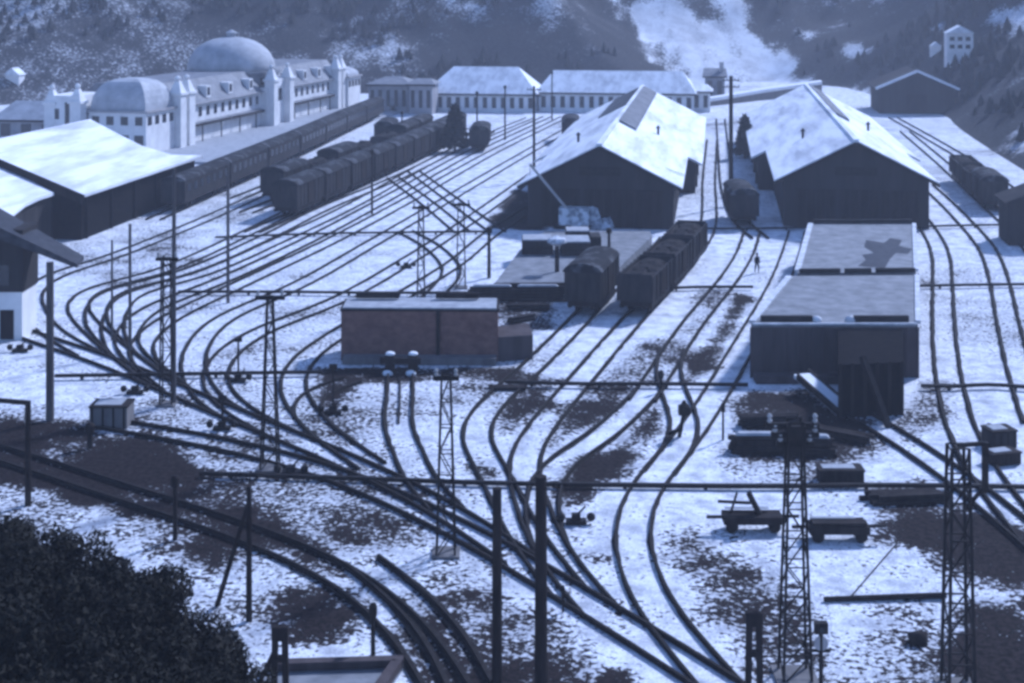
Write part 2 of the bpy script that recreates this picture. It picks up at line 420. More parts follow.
hy = np.concatenate([np.linspace(-60, 90, 20), np.arange(92, 640, 2.4)])
hm = grid_mesh('mountain_slopes', hx, hy, hz, 'hill', bare_haze_hill); hm['kind'] = 'structure'

# far forest on the slopes: reads as one mass
def forest(n):
    X = rng.uniform(-300, 200, n*4); Y = rng.uniform(180, 560, n*4)
    d = sdist(X, Y, YARD); b = bare_haze_hill(X, Y); cl = fbm(X, Y, 30, 4, 90)
    k = (d > 2.5) & (b > .85) & (cl > .40+.10*rng.random(n*4)); X = X[k][:n]; Y = Y[k][:n]; Zg = hz(X, Y)
    m = MB()
    for x, y, z in zip(X, Y, Zg):
        h = random.uniform(1.2, 3.2); r = h*random.uniform(.3, .55); a0 = random.random()*6
        for lv, (zb, zt, rr) in enumerate(((.1, .62, 1.), (.4, 1., .68))):
            vs = [(x+r*rr*math.cos(a0+i*1.2566)*random.uniform(.7, 1.2), y+r*rr*math.sin(a0+i*1.2566)*random.uniform(.7, 1.2), z+h*zb-.3) for i in range(5)]+[(x, y, z+h*zt)]
            m.add(vs, [(i, (i+1) % 5, 5) for i in range(5)])
    o = m.build('forest', 'pine'); tag(o, 'dark evergreen forest covering the mountain slopes behind the yard', 'forest', kind='stuff')
forest(13000)

# ================================================================== TRACKS
track('T0', [(335,157),(270,190),(200,222),(110,258),(55,276),(33,292),(34,310),(52,333),(90,355)], 'outermost curved track at the far left, beside the pale signal building')
track('T1', [(430,145),(345,186),(290,212),(250,232),(160,272),(95,290),(79,301),(80,314),(108,343),(150,376)], 'hairpin track curling round just right of the pale signal building')
track('T2', [(530,118),(450,152),(350,207),(285,238),(200,275),(135,294),(117,312),(113,335),(125,356),(165,384)], 'second hairpin track, passing under the two faint poles on the left')
track('T3', [(565,117),(490,154),(400,205),(330,242),(240,285),(165,322),(143,342),(143,360),(178,391)], 'curved track beside the tall twin-legged mast on the left')
track('T4', [(592,116),(520,157),(430,210),(370,245),(300,285),(220,322),(196,350),(195,376),(216,405),(252,424)], 'curved track looping between the tall left mast and the A-shaped mast')
track('T5', [(612,118),(545,167),(465,224),(410,260),(340,300),(255,335),(222,360),(216,386),(240,412),(292,440)], 'curved track crossing the foot of the A-shaped lattice mast')
track('T6', [(545,200),(490,235),(455,264),(400,298),(338,335),(302,362),(293,390),(316,425),(358,458)], 'innermost long curve, passing behind the brown brick dock')
track('T7', [(352,381),(316,393),(304,409),(322,432),(372,467)], 'short curved spur ending left of the brown brick dock')
track('T8', [(393,178),(428,204),(463,233)], 'left one of two ladder tracks slanting down to the right across the upper yard')
track('T8b', [(413,171),(455,202),(498,233)], 'right one of two ladder tracks slanting down to the right across the upper yard')
track('T1b', [(490,132),(400,177),(322,210),(268,237),(185,273),(112,293),(98,306),(97,324),(120,352)], 'hairpin track squeezed between the two other hairpin tracks at left')
track('T2b', [(547,117),(470,153),(378,204),(310,240),(225,280),(153,309),(131,327),(127,346),(150,372)], 'curved track left of the taller faint pole at left')
track('T9', [(405,232),(432,247),(452,272),(430,300)], 'short bent crossover behind the brown brick dock')
track('TB', [(400.5,373),(400,392),(398,428),(408,452),(420,480),(446,510)], 'stub track ending at the buffer stop before the brown dock')
track('TD', [(652,238),(616,280),(582,318),(526,374),(490,406),(475,428),(475,442),(486,460),(500,486),(514,516),(536,553),(570,595)], 'track running under the lone dark boxcar')
track('TC', [(712,140),(709,180),(707,230),(690,258),(668,284),(633,320),(577,385),(538,432),(524,456),(524,480),(533,510),(550,550),(572,582),(604,617)], 'track carrying the row of dark open wagons in the middle')
track('TE', [(652,388),(630,411),(600,438),(563,462),(547,482),(541,508),(549,545)], 'connecting track that slants past the long coal patch')
track('TA', [(797,232),(788,262),(776,290),(735,362),(708,408),(682,446),(656,476),(637,502),(630,540),(641,583),(664,625),(718,683),(735,705)], 'S-shaped track sweeping down to the bottom edge from the grey platform', melt=.22)
track('TF', [(672,350),(668,374),(676,398),(685,424),(679,448),(658,474)], 'short crossover beside the dark switch stand')
track('TW', [(752,232),(746,252),(731,277),(690,328),(660,374),(642,402)], 'track just left of the grey platform, beside the walking man')
track('M1', [(-20,318),(27,336),(111,364),(188,397),(258,426),(313,448),(380,478),(440,508),(486,537),(522,563)], 'upper of the two long lead tracks crossing the left half', melt=.22)
track('M2', [(105,425),(180,437),(262,453),(289,461),(340,476),(400,501),(450,527),(512,558),(570,596),(647,641),(712,682),(745,705)], 'long lead track descending to the bottom edge past both wooden poles', melt=.22)
track('R1', [(908,204),(926,226),(940,250),(943,321),(947,370),(956,418),(970,455),(1000,502),(1040,545)], 'near-straight track along the right side of the grey platform', melt=.34)
track('R2', [(926,185),(948,205),(970,228),(990,252),(1001,289),(1012,342),(1022,380),(1038,425)], 'track at the right frame edge, second from the grey platform', melt=.34)
track('R3', [(905,132),(944,165),(985,203),(1020,235),(1050,275)], 'track under the dark wagons on the right')
track('R4', [(893,118),(932,140),(985,172),(1040,214)], 'outermost right track below the dark hillside')
track('R5', [(845,408),(886,430),(930,459),(970,487),(1012,522),(1045,552)], 'slanting track from under the grey platform to the right edge', melt=.34)
track('N1', [(-60,438),(0,455),(120,494),(245,534),(345,576),(398,618),(435,662),(452,700)], 'embankment track curving along the lower left', melt=.46)
track('N2', [(362,563),(402,594),(440,634),(470,690)], 'short siding joining the embankment track at the bottom', melt=.46)
track('P0', [(-61.6,148),(-62.2,172),(-63.4,210),(-65.0,240),(-66.4,275)], 'straight platform track under the row of dark coaches', world=True)
track('P1', [(-48.2,142),(-46.0,175),(-44.3,207),(-43.6,250)], 'track under the long row of dark wagons on the left', world=True)
track('P2', [(-53.0,154),(-50.8,185),(-49.2,217),(-48.2,258)], 'track under the second row of dark wagons on the left', world=True)
track('P3', [(-57.6,164),(-56.4,200),(-55.8,270)], 'straight track under the three detached vans', world=True)
track('S1', [(4.4,146),(2.6,156),(1.4,180),(1.0,225),(.7,275)], 'track between the sheds beside the right-hand shed', world=True)
# third rail of the stub track
rr_ = [o for o in COL.objects if o.name.startswith('railway_track') and o.get('label', '').startswith('stub')][0]
m = MB(); sweep(m, spline([G(400,374), G(400,395), G(398.5,424)]), 0, .13, -.02, .12); m.build('rail', 'rail', rr_)

# ================================================================== WAGONS
def wheelset(x):
    m = MB()
    for s in (-1, 1):
        m.tube((x, s*.72, .62), (x, s*.86, .62), .47, n=16)
    m.tube((x, -.9, .62), (x, .9, .62), .09)
    return m
def make_wagon(kind, L=8.2, hb=1.6, W=2.9):
    root = empty(kind, (0, 0, 0)); z0 = 1.25
    m = MB(); m.box(-L/2, L/2, -W/2+.3, W/2-.3, .85, z0)
    for s in (-1, 1): m.box(-L/2+.4, L/2-.4, s*(W/2-.25)-.06, s*(W/2-.25)+.06, .7, z0)
    m.build('underframe', 'iron', root)
    for x in (-L*.28, L*.28): wheelset(x).build('wheelset', 'iron', root)
    for sx in (-1, 1):
        for sy in (-1, 1):
            b = MB(); b.tube((sx*L/2, sy*.88, 1.05), (sx*(L/2+.5), sy*.88, 1.05), .09); b.tube((sx*(L/2+.5), sy*.88, 1.05), (sx*(L/2+.56), sy*.88, 1.05), .22, n=12)
            b.build('buffer', 'iron', root)
    if kind == 'open_wagon':
        m = MB(); t = .09; zt = z0+hb
        m.box(-L/2, L/2, -W/2, W/2, z0, z0+.1)
        for s in (-1, 1):
            m.box(-L/2, L/2, s*W/2-t*(s > 0), s*W/2+t*(s < 0), z0+.1, zt)
            m.box(s*L/2-t*(s > 0), s*L/2+t*(s < 0), -W/2+t, W/2-t, z0+.1, zt+.18)
            k = -L/2+.1
            while k < L/2:
                m.box(k-.06, k+.06, s*(W/2+.05)-.05, s*(W/2+.05)+.05, z0, zt+.02); k += 1.32
        m.build('body', 'wagon', root)
        for s in (-1, 1): d = MB(); d.box(-.85, .85, s*(W/2+.045)-.035, s*(W/2+.045)+.035, z0+.12, zt-.06); d.build('door', 'wood', root)
        l = MB(); rr = random.Random(3); n = 12
        pts = []
        l.loft([(-L/2+.12,-W/2+.12,z0+.2),(L/2-.12,-W/2+.12,z0+.2),(L/2-.12,W/2-.12,z0+.2),(-L/2+.12,W/2-.12,z0+.2)],
               [(-L/2+.12,-W/2+.12,zt-.25),(L/2-.12,-W/2+.12,zt-.3),(L/2-.12,W/2-.12,zt-.2),(-L/2+.12,W/2-.12,zt-.35)])
        for k in range(3): l.blob((-L/3+k*L/3, 0, zt-.35), (1.4, 1.0, .5), k, .2)
        l.build('coal_load', 'cinder', root)
    else:
        zt = z0+hb
        m = MB(); m.box(-L/2, L/2, -W/2, W/2, z0, zt)
        for s in (-1, 1):
            k = -L/2+.06
            while k < L/2:
                m.box(k-.05, k+.05, s*(W/2+.03)-.03, s*(W/2+.03)+.03, z0, zt-.02); k += 1.15
            for y in (-W/2+.15, -.5, .5, W/2-.15): m.box(s*(L/2+.03)-.03, s*(L/2+.03)+.03, y-.06, y+.06, z0, zt)
        m.build('body', 'wagon', root)
        r = MB(); a = [(-W/2-.12+(W+.24)*i/12) for i in range(13)]
        top = [(y, zt+.62*(1-(2*y/(W+.24))**2)**.6+.02 if abs(y) < W/2+.1 else zt) for y in a]
        prof = top+[(W/2+.1, zt-.08), (-W/2-.1, zt-.08)]
        r.loft([(-L/2-.12, p[0], p[1]) for p in prof], [(L/2+.12, p[0], p[1]) for p in prof]); r.build('roof', 'wagonroof', root)
        for s in (-1, 1):
            d = MB(); d.box(-1, 1, s*(W/2+.07)-.03, s*(W/2+.07)+.03, z0+.08, zt-.12); d.box(-2.1, 1.2, s*(W/2+.08)-.05, s*(W/2+.08)+.05, zt-.125, zt-.04); d.build('sliding_door', 'wood', root)
    return root
open_w = make_wagon('open_wagon', 8.0, 2.0); box_w = make_wagon('boxcar', 7.6, 2.35); long_w = make_wagon('covered_wagon', 8.7, 2.5)
USED = set()
def put(proto, x, y, a, label, cat, group, z=.0):
    o = proto if proto.name not in USED else copy_tree(proto)
    USED.add(proto.name); o.location = (x, y, z); o.rotation_euler = (0, 0, a); return tag(o, label, cat, group)
ORD = ['first', 'second', 'third', 'fourth', 'fifth', 'sixth', 'seventh', 'eighth', 'ninth', 'tenth']
def nearest(p, q):
    d = np.hypot(p[:, 0]-q[0], p[:, 1]-q[1]); i = int(d.argmin())
    return float(np.concatenate([[0], np.cumsum(np.linalg.norm(np.diff(p, axis=0), axis=1))])[i])
pc = TRACKS['TC']; s0 = nearest(pc, G(636, 319))
for i in range(3):
    x, y, a = along(pc, s0-4.2-i*9.1)
    put(open_w, x, y, a, f'dark open coal wagon, {ORD[i]} from the near end of the middle row', 'wagon', 'open wagons coupled in the middle of the yard')
pd_ = TRACKS['TD']; x, y, a = along(pd_, nearest(pd_, G(584, 318))-3.6)
put(box_w, x, y, a, 'lone dark boxcar with arched roof standing left of the open wagons', 'boxcar', None)
p1 = TRACKS['P1']
for i in range(9):
    x, y, a = along(p1, 13.5+i*9.6)
    put(long_w, x, y, a, f'dark covered wagon, {ORD[i]} from the near end of the long left row', 'wagon', 'covered wagons in the long left row')
p2 = TRACKS['P2']
for i in range(7):
    x, y, a = along(p2, 12+i*9.7+(4 if i > 3 else 0))
    put(open_w if i in (1, 3, 4) else long_w, x, y, a, f'dark wagon, {ORD[i]} from the near end of the row behind the long left row', 'wagon', 'wagons in the row behind the long left row')
for (px, py), lab in (((382,147),'detached dark van in front of the grey hall, left of the pine'),((477,152),'detached dark van standing right of the pine'),((569,143),'detached dark van alone on the far tracks before the long hall')):
    x, y = G(px, py); put(box_w, x, y+3, R(96), lab, 'boxcar', 'detached vans on the far tracks')
s1_ = TRACKS['S1']
x, y, a = along(s1_, 10.6); put(box_w, x, y, a, 'dark van standing against the left side of the right-hand shed', 'boxcar', None)
p3 = TRACKS['R3']; s0 = nearest(p3, G(995, 212))
for i in range(3):
    x, y, a = along(p3, s0-4-i*9.3)
    put(open_w if i else box_w, x, y, a, ['dark wagon at the near end of the right-hand group', 'middle dark wagon of the right-hand group', 'dark wagon at the far end of the right-hand group'][i], 'wagon', 'wagons right of the sheds')
def make_coach():
    root = empty('passenger_coach', (0, 0, 0)); L = 16.; W = 2.9
    m = MB(); m.box(-L/2, L/2, -W/2, W/2, 1.0, 3.5); m.build('body', 'wagon', root)
    r = MB(); prof = [(-W/2-.06+(W+.12)*i/10, 3.52+.5*(max(0, 1-((i-5)/5.)**2))**.6) for i in range(11)]+[(W/2+.04, 3.45), (-W/2-.04, 3.45)]
    r.loft([(-L/2, p[0], p[1]) for p in prof], [(L/2, p[0], p[1]) for p in prof]); r.build('roof', 'wagonroof', root)
    for s in (-1, 1):
        for k in range(7):
            w = MB(); x = -6.6+k*2.2; w.box(x-.55, x+.55, s*(W/2+.02)-.02, s*(W/2+.02)+.02, 2.2, 3.1); w.build('window', 'glass', root)
    u = MB(); u.box(-L/2+.3, L/2-.3, -1.0, 1.0, .75, .99); u.build('underframe', 'iron', root)
    for x in (-5.6, -4.0, 4.0, 5.6): wheelset(x).build('wheelset', 'iron', root)
    return root
coach = make_coach()
for i in range(7):
    x, y, a = along(TRACKS['P0'], 14+i*16.7)
    put(coach, x, y, a, f'dark passenger coach beside the station platform, {ORD[i]} from the near end', 'coach', 'coaches along the station platform')

# ================================================================== SHEDS
def shed(xc, y0, hw, zr, slope, y1, y2, ext, label, lights):
    root = empty('transfer_shed', (xc, y0, 0), 0, label, 'shed')
    wa = hw-1.0; ze = zr-slope*wa-.12
    m = MB(); m.extr([(xc-wa, 0), (xc+wa, 0), (xc+wa, ze), (xc, zr-.12), (xc-wa, ze)], y0+.7, y1); m.build('front_wall', 'tar', root)
    wb = hw+ext-.9; zb = zr-slope*wb-.12
    m = MB(); m.extr([(xc-wb, 0), (xc+wb, 0), (xc+wb, zb), (xc, zr-.12), (xc-wb, zb)], y1+.02, y2-.5); m.build('rear_wall', 'tar', root)
    def slab(side, ya, yb, x0, x1, th, up=0.):
        m = MB(); a = [(xc+side*x0, zr-slope*x0+up), (xc+side*x1, zr-slope*x1+up), (xc+side*x1, zr-slope*x1+up+th), (xc+side*x0, zr-slope*x0+up+th)]
        return m.extr(a, ya, yb)
    for s in (-1, 1):
        slab(s, y0, y1, 0.02, hw, .26).build('roof', 'roofsnow', root)
        slab(s, y1+.02, y2, 0.02, hw+ext, .26).build('roof', 'roofsnow', root)
        f = MB(); f.bar((xc+s*.02, y0-.08, zr-.05), (xc+s*hw, y0-.08, zr-slope*hw-.05), .12, .3); f.build('bargeboard', 'wood', root)
    c = MB(); c.box(xc-.28, xc+.28, y0+.05, y2-.05, zr+.1, zr+.36); c.build('ridge_cap', 'roofsnow', root)
    for k in (-.55, .05, .6):                       # big plank doors in the gable
        d = MB(); x = xc+k*wa; d.box(x-2.1, x+2.1, y0+.6, y0+.695, .05, 4.1)
        dd = d.build('door', 'wood', root)
        b = MB()
        for q in range(5): b.box(x-2.0+q*1.0-.05, x-2.0+q*1.0+.05, y0+.55, y0+.6, .1, 4.0)
        b.bar((x-2.0, y0+.575, .3), (x+2.0, y0+.575, 3.8), .12, .04); b.build('brace', 'tar', dd)
    v = MB(); v.box(xc-2.2, xc+2.2, y0+.6, y0+.69, 5.6, 6.5); v.build('louvre', 'iron', root)
    for q in range(6):                               # posts along the long walls
        for s in (-1, 1):
            yy = y1+6+q*11
            if yy > y2-3: continue
            p = MB(); p.box(xc+s*(wb+.12)-.12, xc+s*(wb+.12)+.12, yy-.15, yy+.15, 0, zb-.3); p.build('buttress', 'wood', root)
    for side, x0, x1, ya, yb, kind in lights:
        if kind == 'dark':
            slab(side, ya, yb, x0, x1, .16, .262).build('skylight', 'glass', root)
        else:
            sl = MB(); n = int((yb-ya)/1.9)
            for q in range(n):
                yy = ya+(yb-ya)*q/n
                a = [(xc+side*x0, zr-slope*x0+.262), (xc+side*x1, zr-slope*x1+.262), (xc+side*x1, zr-slope*x1+.62), (xc+side*x0, zr-slope*x0+.62)]
                sl.extr(a, yy, yy+1.25)
            sl.build('skylight', 'slate', root)
    for (x, yy) in ((hw*.55, y0+34), (-hw*.5, y0+22)):   # stove pipes
        p = MB(); zz = zr-slope*abs(x); p.tube((xc+x, yy, zz+.1), (xc+x, yy, zz+1.1), .16); p.lathe([(.02, 1.5), (.32, 1.15), (.3, 1.1)], 10, (xc+x, yy, zz)); p.build('stove_pipe', 'iron', root)
    return root
shed(-12.4, 149.6, 8.8, 8.75, .505, 177, 239, 1.8, 'left transfer shed with white roof and dark gable, behind the small crane',
     [(-1, .5, 4.6, 203, 236, 'dark'), (1, .3, 2.4, 176, 236, 'slat')])
shed(14.7, 153.6, 8.6, 9.2, .51, 181, 240, 1.8, 'right transfer shed with white roof and dark gable, behind the grey platform',
     [(1, .3, 2.2, 186, 236, 'slat')])

# gabled goods shed by the station, hipped at its far end
root = empty('goods_shed', (-72, 145, 0), 0, 'broad snow-roofed goods shed at the far left with a dark open side', 'shed')
xe, xf, xr, ze, zf, zr = -63.4, -61.8, -76, 4.5, 4.15, 9.3; xw = 2*xr-xe; yn = 134.6
th = .28; slp = (zr-ze)/(xe-xr)
def onz(px, py, x0, z0, sl):           # survey on the sloping plane z = z0 + sl*(x0-x)
    d = ray(px, py); t = (z0+sl*x0-H)/(d[2]+sl*d[0]); return (d[0]*t, d[1]*t, H+d[2]*t)
back = [onz(*q, xe, ze, slp) for q in ((92,122),(118,136),(142,148),(172,157),(212,161.5))]
pl = [(xr, yn, zr), (xr, back[0][1], zr)]+back[1:4]+[(xe, back[4][1], ze), (xe, yn, ze)]
m = MB(); m.loft(pl, [(p[0], p[1], p[2]+th) for p in pl]); m.build('roof', 'roofsnow', root)
m = MB(); pr_ = [(xr-.03, yn, zr), (xr-.03, back[0][1], zr), (xw, back[0][1], ze), (xw, yn, ze)]; m.loft(pr_, [(p[0], p[1], p[2]+th) for p in pr_]); m.build('roof', 'roofsnow', root)
yb = back[0][1]-.6; inn = [(xr, yn+1, zr-.06), (xr, yb, zr-.06)]+[(p[0]-.5, p[1]-.7, p[2]-.06) for p in back[1:4]]+[(xe-.7, back[4][1]-.9, ze-.06), (xe-.7, yn+1, ze-.06)]
m = MB(); m.loft([(p[0], p[1], 0) for p in inn], inn); m.build('wall', 'pitch', root)
m = MB(); m.loft([(xr-.02, yn+1, 0), (xr-.02, yb, 0), (xw+1, yb, 0), (xw+1, yn+1, 0)], [(xr-.02, yn+1, zr-.06), (xr-.02, yb, zr-.06), (xw+1, yb, ze-.06), (xw+1, yn+1, ze-.06)]); m.build('wall', 'pitch', root)
for q in (xe, xw):
    f = MB(); f.bar((xr, yn-.12, zr-.2), (q, yn-.12, ze-.2), .2, .95); f.build('bargeboard', 'wood', root)
for q in range(5):
    p = MB(); yy = yn+2+q*6; p.box(xe-.695, xe-.5, yy-.15, yy+.15, 0, ze-.3); p.build('post', 'pitch', root)
# rounded annex roof in front of the gable
root = empty('rounded_annex', (-75, 128, 0), 0, 'low annex with a rounded snow roof in front of the broad goods shed', 'annex')
def onz(px, py, x0, z0, sl):           # survey on the sloping plane z = z0 + sl*(x0-x)
    d = ray(px, py); t = (z0+sl*x0-H)/(d[2]+sl*d[0]); return (d[0]*t, d[1]*t, H+d[2]*t)
out = [onz(px, py, -64, 3.9, .385) for px, py in ((-40,148),(54,195.5),(40,200),(25,207),(15,215),(9,224),(-60,226))]
m = MB(); m.loft(out, [(p[0], p[1], p[2]+.3) for p in out]); m.build('roof', 'roofsnow', root)
inn = [(p[0]-.5+(.2 if p[0] < -80 else 0), p[1]+.5, p[2]-.05) for p in out]
m = MB(); m.loft([(p[0], p[1], 0) for p in inn], inn); m.build('wall', 'tar', root)

# near signal building at the left edge
bx, by = G(22, 340); cdir = Vector((rv[0], rv[1], 0)); 
root = empty('signal_building', (bx-4, by+2, 0), 0, 'pale-based signal building with dark overhanging gable at the left edge', 'building')
zt = Z((bx, by), 292); ztop = Z((bx, by), 236)
def P(a, b, z): return (bx+rv[0]*a-rv[1]*b, by+rv[1]*a+rv[0]*b, z)
def box_at(a0, a1, b0, b1, z0, z1, name, ms):
    m = MB(); m.loft([P(a0,b0,z0),P(a1,b0,z0),P(a1,b1,z0),P(a0,b1,z0)], [P(a0,b0,z1),P(a1,b0,z1),P(a1,b1,z1),P(a0,b1,z1)]); return m.build(name, ms, root)
box_at(-7.5, 0, 0, 3.2, 0, zt, 'base_wall', 'white'); box_at(-7.6, .08, -.08, 3.28, zt+.004, ztop+.4, 'upper_wall', 'tar')
zc = Z((bx, by), 264)
tip = P(4.3, 0, 0); ridge = -3.75
zl = Z((tip[0], tip[1]), 263); zrid = zl+8.05*.47
for s in (1, -1):
    e = 4.3 if s > 0 else -11.8
    a = [P(ridge,-.9,zrid-1.0), P(e,-.9,zl-.2), P(e,-.9,zl+.1), P(ridge,-.9,zrid+.1)]
    b = [P(ridge,3.7,zrid-.3), P(e*.9,2.2,zl-.2), P(e*.9,2.2,zl+.1), P(ridge,3.7,zrid+.1)]
    m = MB(); m.loft(a, b); m.build('roof', 'wet', root)
gb = MB(); gb.loft([P(-7.5,.1,ztop+.41),P(.05,.1,ztop+.41),P(ridge+.4,.1,zrid-1.05),P(ridge-.4,.1,zrid-1.05)], [P(-7.5,3.0,ztop+.41),P(.05,3.0,ztop+.41),P(ridge+.4,3.0,zrid-1.05),P(ridge-.4,3.0,zrid-1.05)]); gb.build('gable', 'tar', root)
for k in (-6.2, -3.9, -1.6):
    f = box_at(k-.7, k+.7, -.14, -.09, zt+.5, zt+2.0, 'window', 'glass')
box_at(-1.6, -.6, -.05, -.01, .05, 2.2, 'door', 'wood')

# ================================================================== STATION
SO = (-80.2, 202.); SD = (.0845, .9964); SN = (-.9964, .0845)
def S(s, t, z): return (SO[0]+SD[0]*s+SN[0]*t, SO[1]+SD[1]*s+SN[1]*t, z)
st = empty('station_building', S(50, 14, 0), 0, 'long white station with central dome, corner pavilions and slate mansard roofs', 'station')
def sbox(s0, s1, t0, t1, z0, z1, name, ms, par=None, mb=None):
    m = mb or MB(); m.loft([S(s0,t0,z0),S(s1,t0,z0),S(s1,t1,z0),S(s0,t1,z0)], [S(s0,t0,z1),S(s1,t0,z1),S(s1,t1,z1),S(s0,t1,z1)])
    return m if mb is not None else m.build(name, ms, par or st)
sbox(10, 44.98, 6, 22, 0, 6.5, 'wing_wall', 'white'); sbox(55.02, 86, 6, 22, 0, 6.5, 'wing_wall', 'white')
for a, b in ((10.02, 44.9), (55.1, 85.9)):
    m = MB(); m.loft([S(a,5.6,6.62),S(b,5.6,6.62),S(b,22.4,6.62),S(a,22.4,6.62)], [S(a,8.6,10.3),S(b,8.6,10.3),S(b,19.4,10.3),S(a,19.4,10.3)]); rf = m.build('mansard_roof', 'slate', st)
    sbox(a, b, 5.2, 22.6, 6.5, 6.62, 'cornice', 'greywall')
    n = 4
    for q in range(n):
        s = a+(b-a)*(q+.5)/n; d = MB(); sbox(s-.8, s+.8, 5.9, 8.2, 7.2, 9.2, '', '', mb=d); dm = d.build('dormer', 'white', rf)
        w = MB(); sbox(s-.45, s+.45, 5.84, 5.895, 7.6, 8.9, '', '', mb=w); w.build('window', 'glass', rf)
    k = a+1.4
    while k < b-1:
        w = sbox(k-.55, k+.55, 5.93, 5.99, 4.35, 5.9, 'window', 'glass'); k += 2.9
sbox(45, 55, 4.6, 22, 0, 7.2, 'centre_block', 'white')
def tower(s, t, w, z, name='tower'):
    m = MB(); sbox(s-w, s+w, t-w, t+w, 0, z-2.2, '', '', mb=m)
    m.loft([S(s-w*1.25,t-w*1.25,z-2.2),S(s+w*1.25,t-w*1.25,z-2.2),S(s+w*1.25,t+w*1.25,z-2.2),S(s-w*1.25,t+w*1.25,z-2.2)],[S(s-w*1.25,t-w*1.25,z-1.8),S(s+w*1.25,t-w*1.25,z-1.8),S(s+w*1.25,t+w*1.25,z-1.8),S(s-w*1.25,t+w*1.25,z-1.8)])
    m.loft([S(s-w,t-w,z-1.8),S(s+w,t-w,z-1.8),S(s+w,t+w,z-1.8),S(s-w,t+w,z-1.8)],[S(s-w*.35,t-w*.35,z),S(s+w*.35,t-w*.35,z),S(s+w*.35,t+w*.35,z),S(s-w*.35,t+w*.35,z)])
    m.lathe([(.1, 0), (w*.5, .25), (w*.5, .55), (.1, .85)], 8, S(s, t, z)); return m.build(name, 'white', st)
for s in (46.2, 53.8): tower(s, 4.4, .95, 10.6)
sbox(47.2, 52.8, 4.5, 9, 7.2, 8.6, 'parapet', 'white'); sbox(48.5, 51.5, 4.5, 4.58, 4.6, 6.8, 'arched_window', 'glass')
for s in (10.5, 13.6): tower(s, 5.2, 1.0, 10.8)
for s in (82.6, 85.4): tower(s, 5.4, .95, 10.6)
# central dome on its drum
dc = S(50, 14, 0)
m = MB(); m.lathe([(8.6, 6.4), (8.6, 9.6), (8.9, 9.6), (8.9, 10.0), (8.3, 10.0)], 24, dc); dr = m.build('drum', 'slate', st)
m = MB()
prof = [(8.2*math.cos(a)**.85, 10.0+6.3*math.sin(a)) for a in [math.pi/2*i/9 for i in range(9)]]+[(.6, 16.32)]
m.lathe(prof, 24, dc); m.build('dome', 'domeslate', st, smooth=True)
m = MB(); m.lathe([(.9, 16.2), (.9, 17.0), (1.2, 17.05), (.1, 17.7)], 10, dc); m.build('lantern', 'domeslate', st)
for i in range(12):
    a = 2*math.pi*i/12; w = MB(); x, y = dc[0]+8.62*math.cos(a), dc[1]+8.62*math.sin(a); tx, ty = -math.sin(a), math.cos(a)
    w.bar((x-tx*.5, y-ty*.5, 8.3), (x+tx*.5, y+ty*.5, 8.3), .12, 1.3); w.build('window', 'glass', dr)
# pavilions with square domed roofs
def pavilion(s0, s1, t0, t1, zw, zt):
    sbox(s0, s1, t0, t1, 0, zw, 'pavilion_wall', 'white'); sbox(s0-.4, s1+.4, t0-.4, t1+.4, zw, zw+.3, 'cornice', 'greywall')
    m = MB(); cs, ct = (s0+s1)/2, (t0+t1)/2; hs, ht = (s1-s0)/2-.2, (t1-t0)/2-.2; loops = []
    for i in range(8):
        a = math.pi/2*i/7; q = max(.22, math.cos(a)**.62); z = zw+.32+(zt-zw-.3)*math.sin(a)
        loops.append([S(cs-hs*q,ct-ht*q,z),S(cs+hs*q,ct-ht*q,z),S(cs+hs*q,ct+ht*q,z),S(cs-hs*q,ct+ht*q,z)])
    vs = [v for l in loops for v in l]; fs = [(4*i+j, 4*i+(j+1) % 4, 4*i+4+(j+1) % 4, 4*i+4+j) for i in range(7) for j in range(4)]+[(0,3,2,1),(28,29,30,31)]
    m.add(vs, fs); m.build('domed_roof', 'domeslate', st)
    for k in range(4):                                # near face and track face
        t = t0+(t1-t0)*(k+.5)/4
        w = MB(); sbox(s0-.06, s0-.01, t-.6, t+.6, zw-1.9, zw-.6, '', '', mb=w); w.build('window', 'glass', st)
        a = MB(); sbox(s0-.06, s0-.01, t-.75, t+.75, .6, 3.2, '', '', mb=a); a.build('arched_door', 'glass', st)
        s = s0+(s1-s0)*(k+.5)/4
        w = MB(); sbox(s-.6, s+.6, t0-.06, t0-.01, zw-1.9, zw-.6, '', '', mb=w); w.build('window', 'glass', st)
pavilion(0, 9.4, 5.2, 14.8, 6.6, 11.6); pavilion(86.4, 94, 4, 14, 6.4, 8.6)
sbox(-2, 6, 15.4, 20.6, 0, 9.2, 'gable_block', 'white'); sbox(-2.06, -2.01, 16.6, 17.6, 4.6, 8.2, 'window', 'glass'); sbox(-2.06, -2.01, 18.6, 19.4, 5.6, 7.2, 'window', 'glass')
tower(-1.2, 15.9, .9, 10.2); tower(-1.2, 20.2, .9, 10.0)
# platform canopies with snow
for a, b in ((15.5, 30), (30.4, 44.4), (55.6, 70), (70.4, 81)):
    m = MB(); m.loft([S(a,5.95,3.35),S(b,5.95,3.35),S(b,5.0,3.2),S(a,5.0,3.2)], [S(a,5.95,3.55),S(b,5.95,3.55),S(b,5.0,3.4),S(a,5.0,3.4)]); cn = m.build('canopy', 'slate', st)
    f = MB(); f.bar(S(a,4.95,3.15), S(b,4.95,3.15), .1, .4); f.build('fascia', 'wood', cn)
    for q in range(2):
        s = a+(b-a)*(q+.5)/2; p = MB(); p.tube(S(s,5.1,0), S(s,5.1,3.15), .12); p.build('column', 'iron', st)
m = MB(); m.loft([S(-6,-10,0),S(96,-10,0),S(96,5.9,0),S(-6,5.9,0)], [S(-6,-10,.35),S(96,-10,.35),S(96,5.9,.35),S(-6,5.9,.35)])
o = m.build('station_platform', 'dirtysnow'); tag(o, 'long low snowy platform in front of the white station', 'platform')

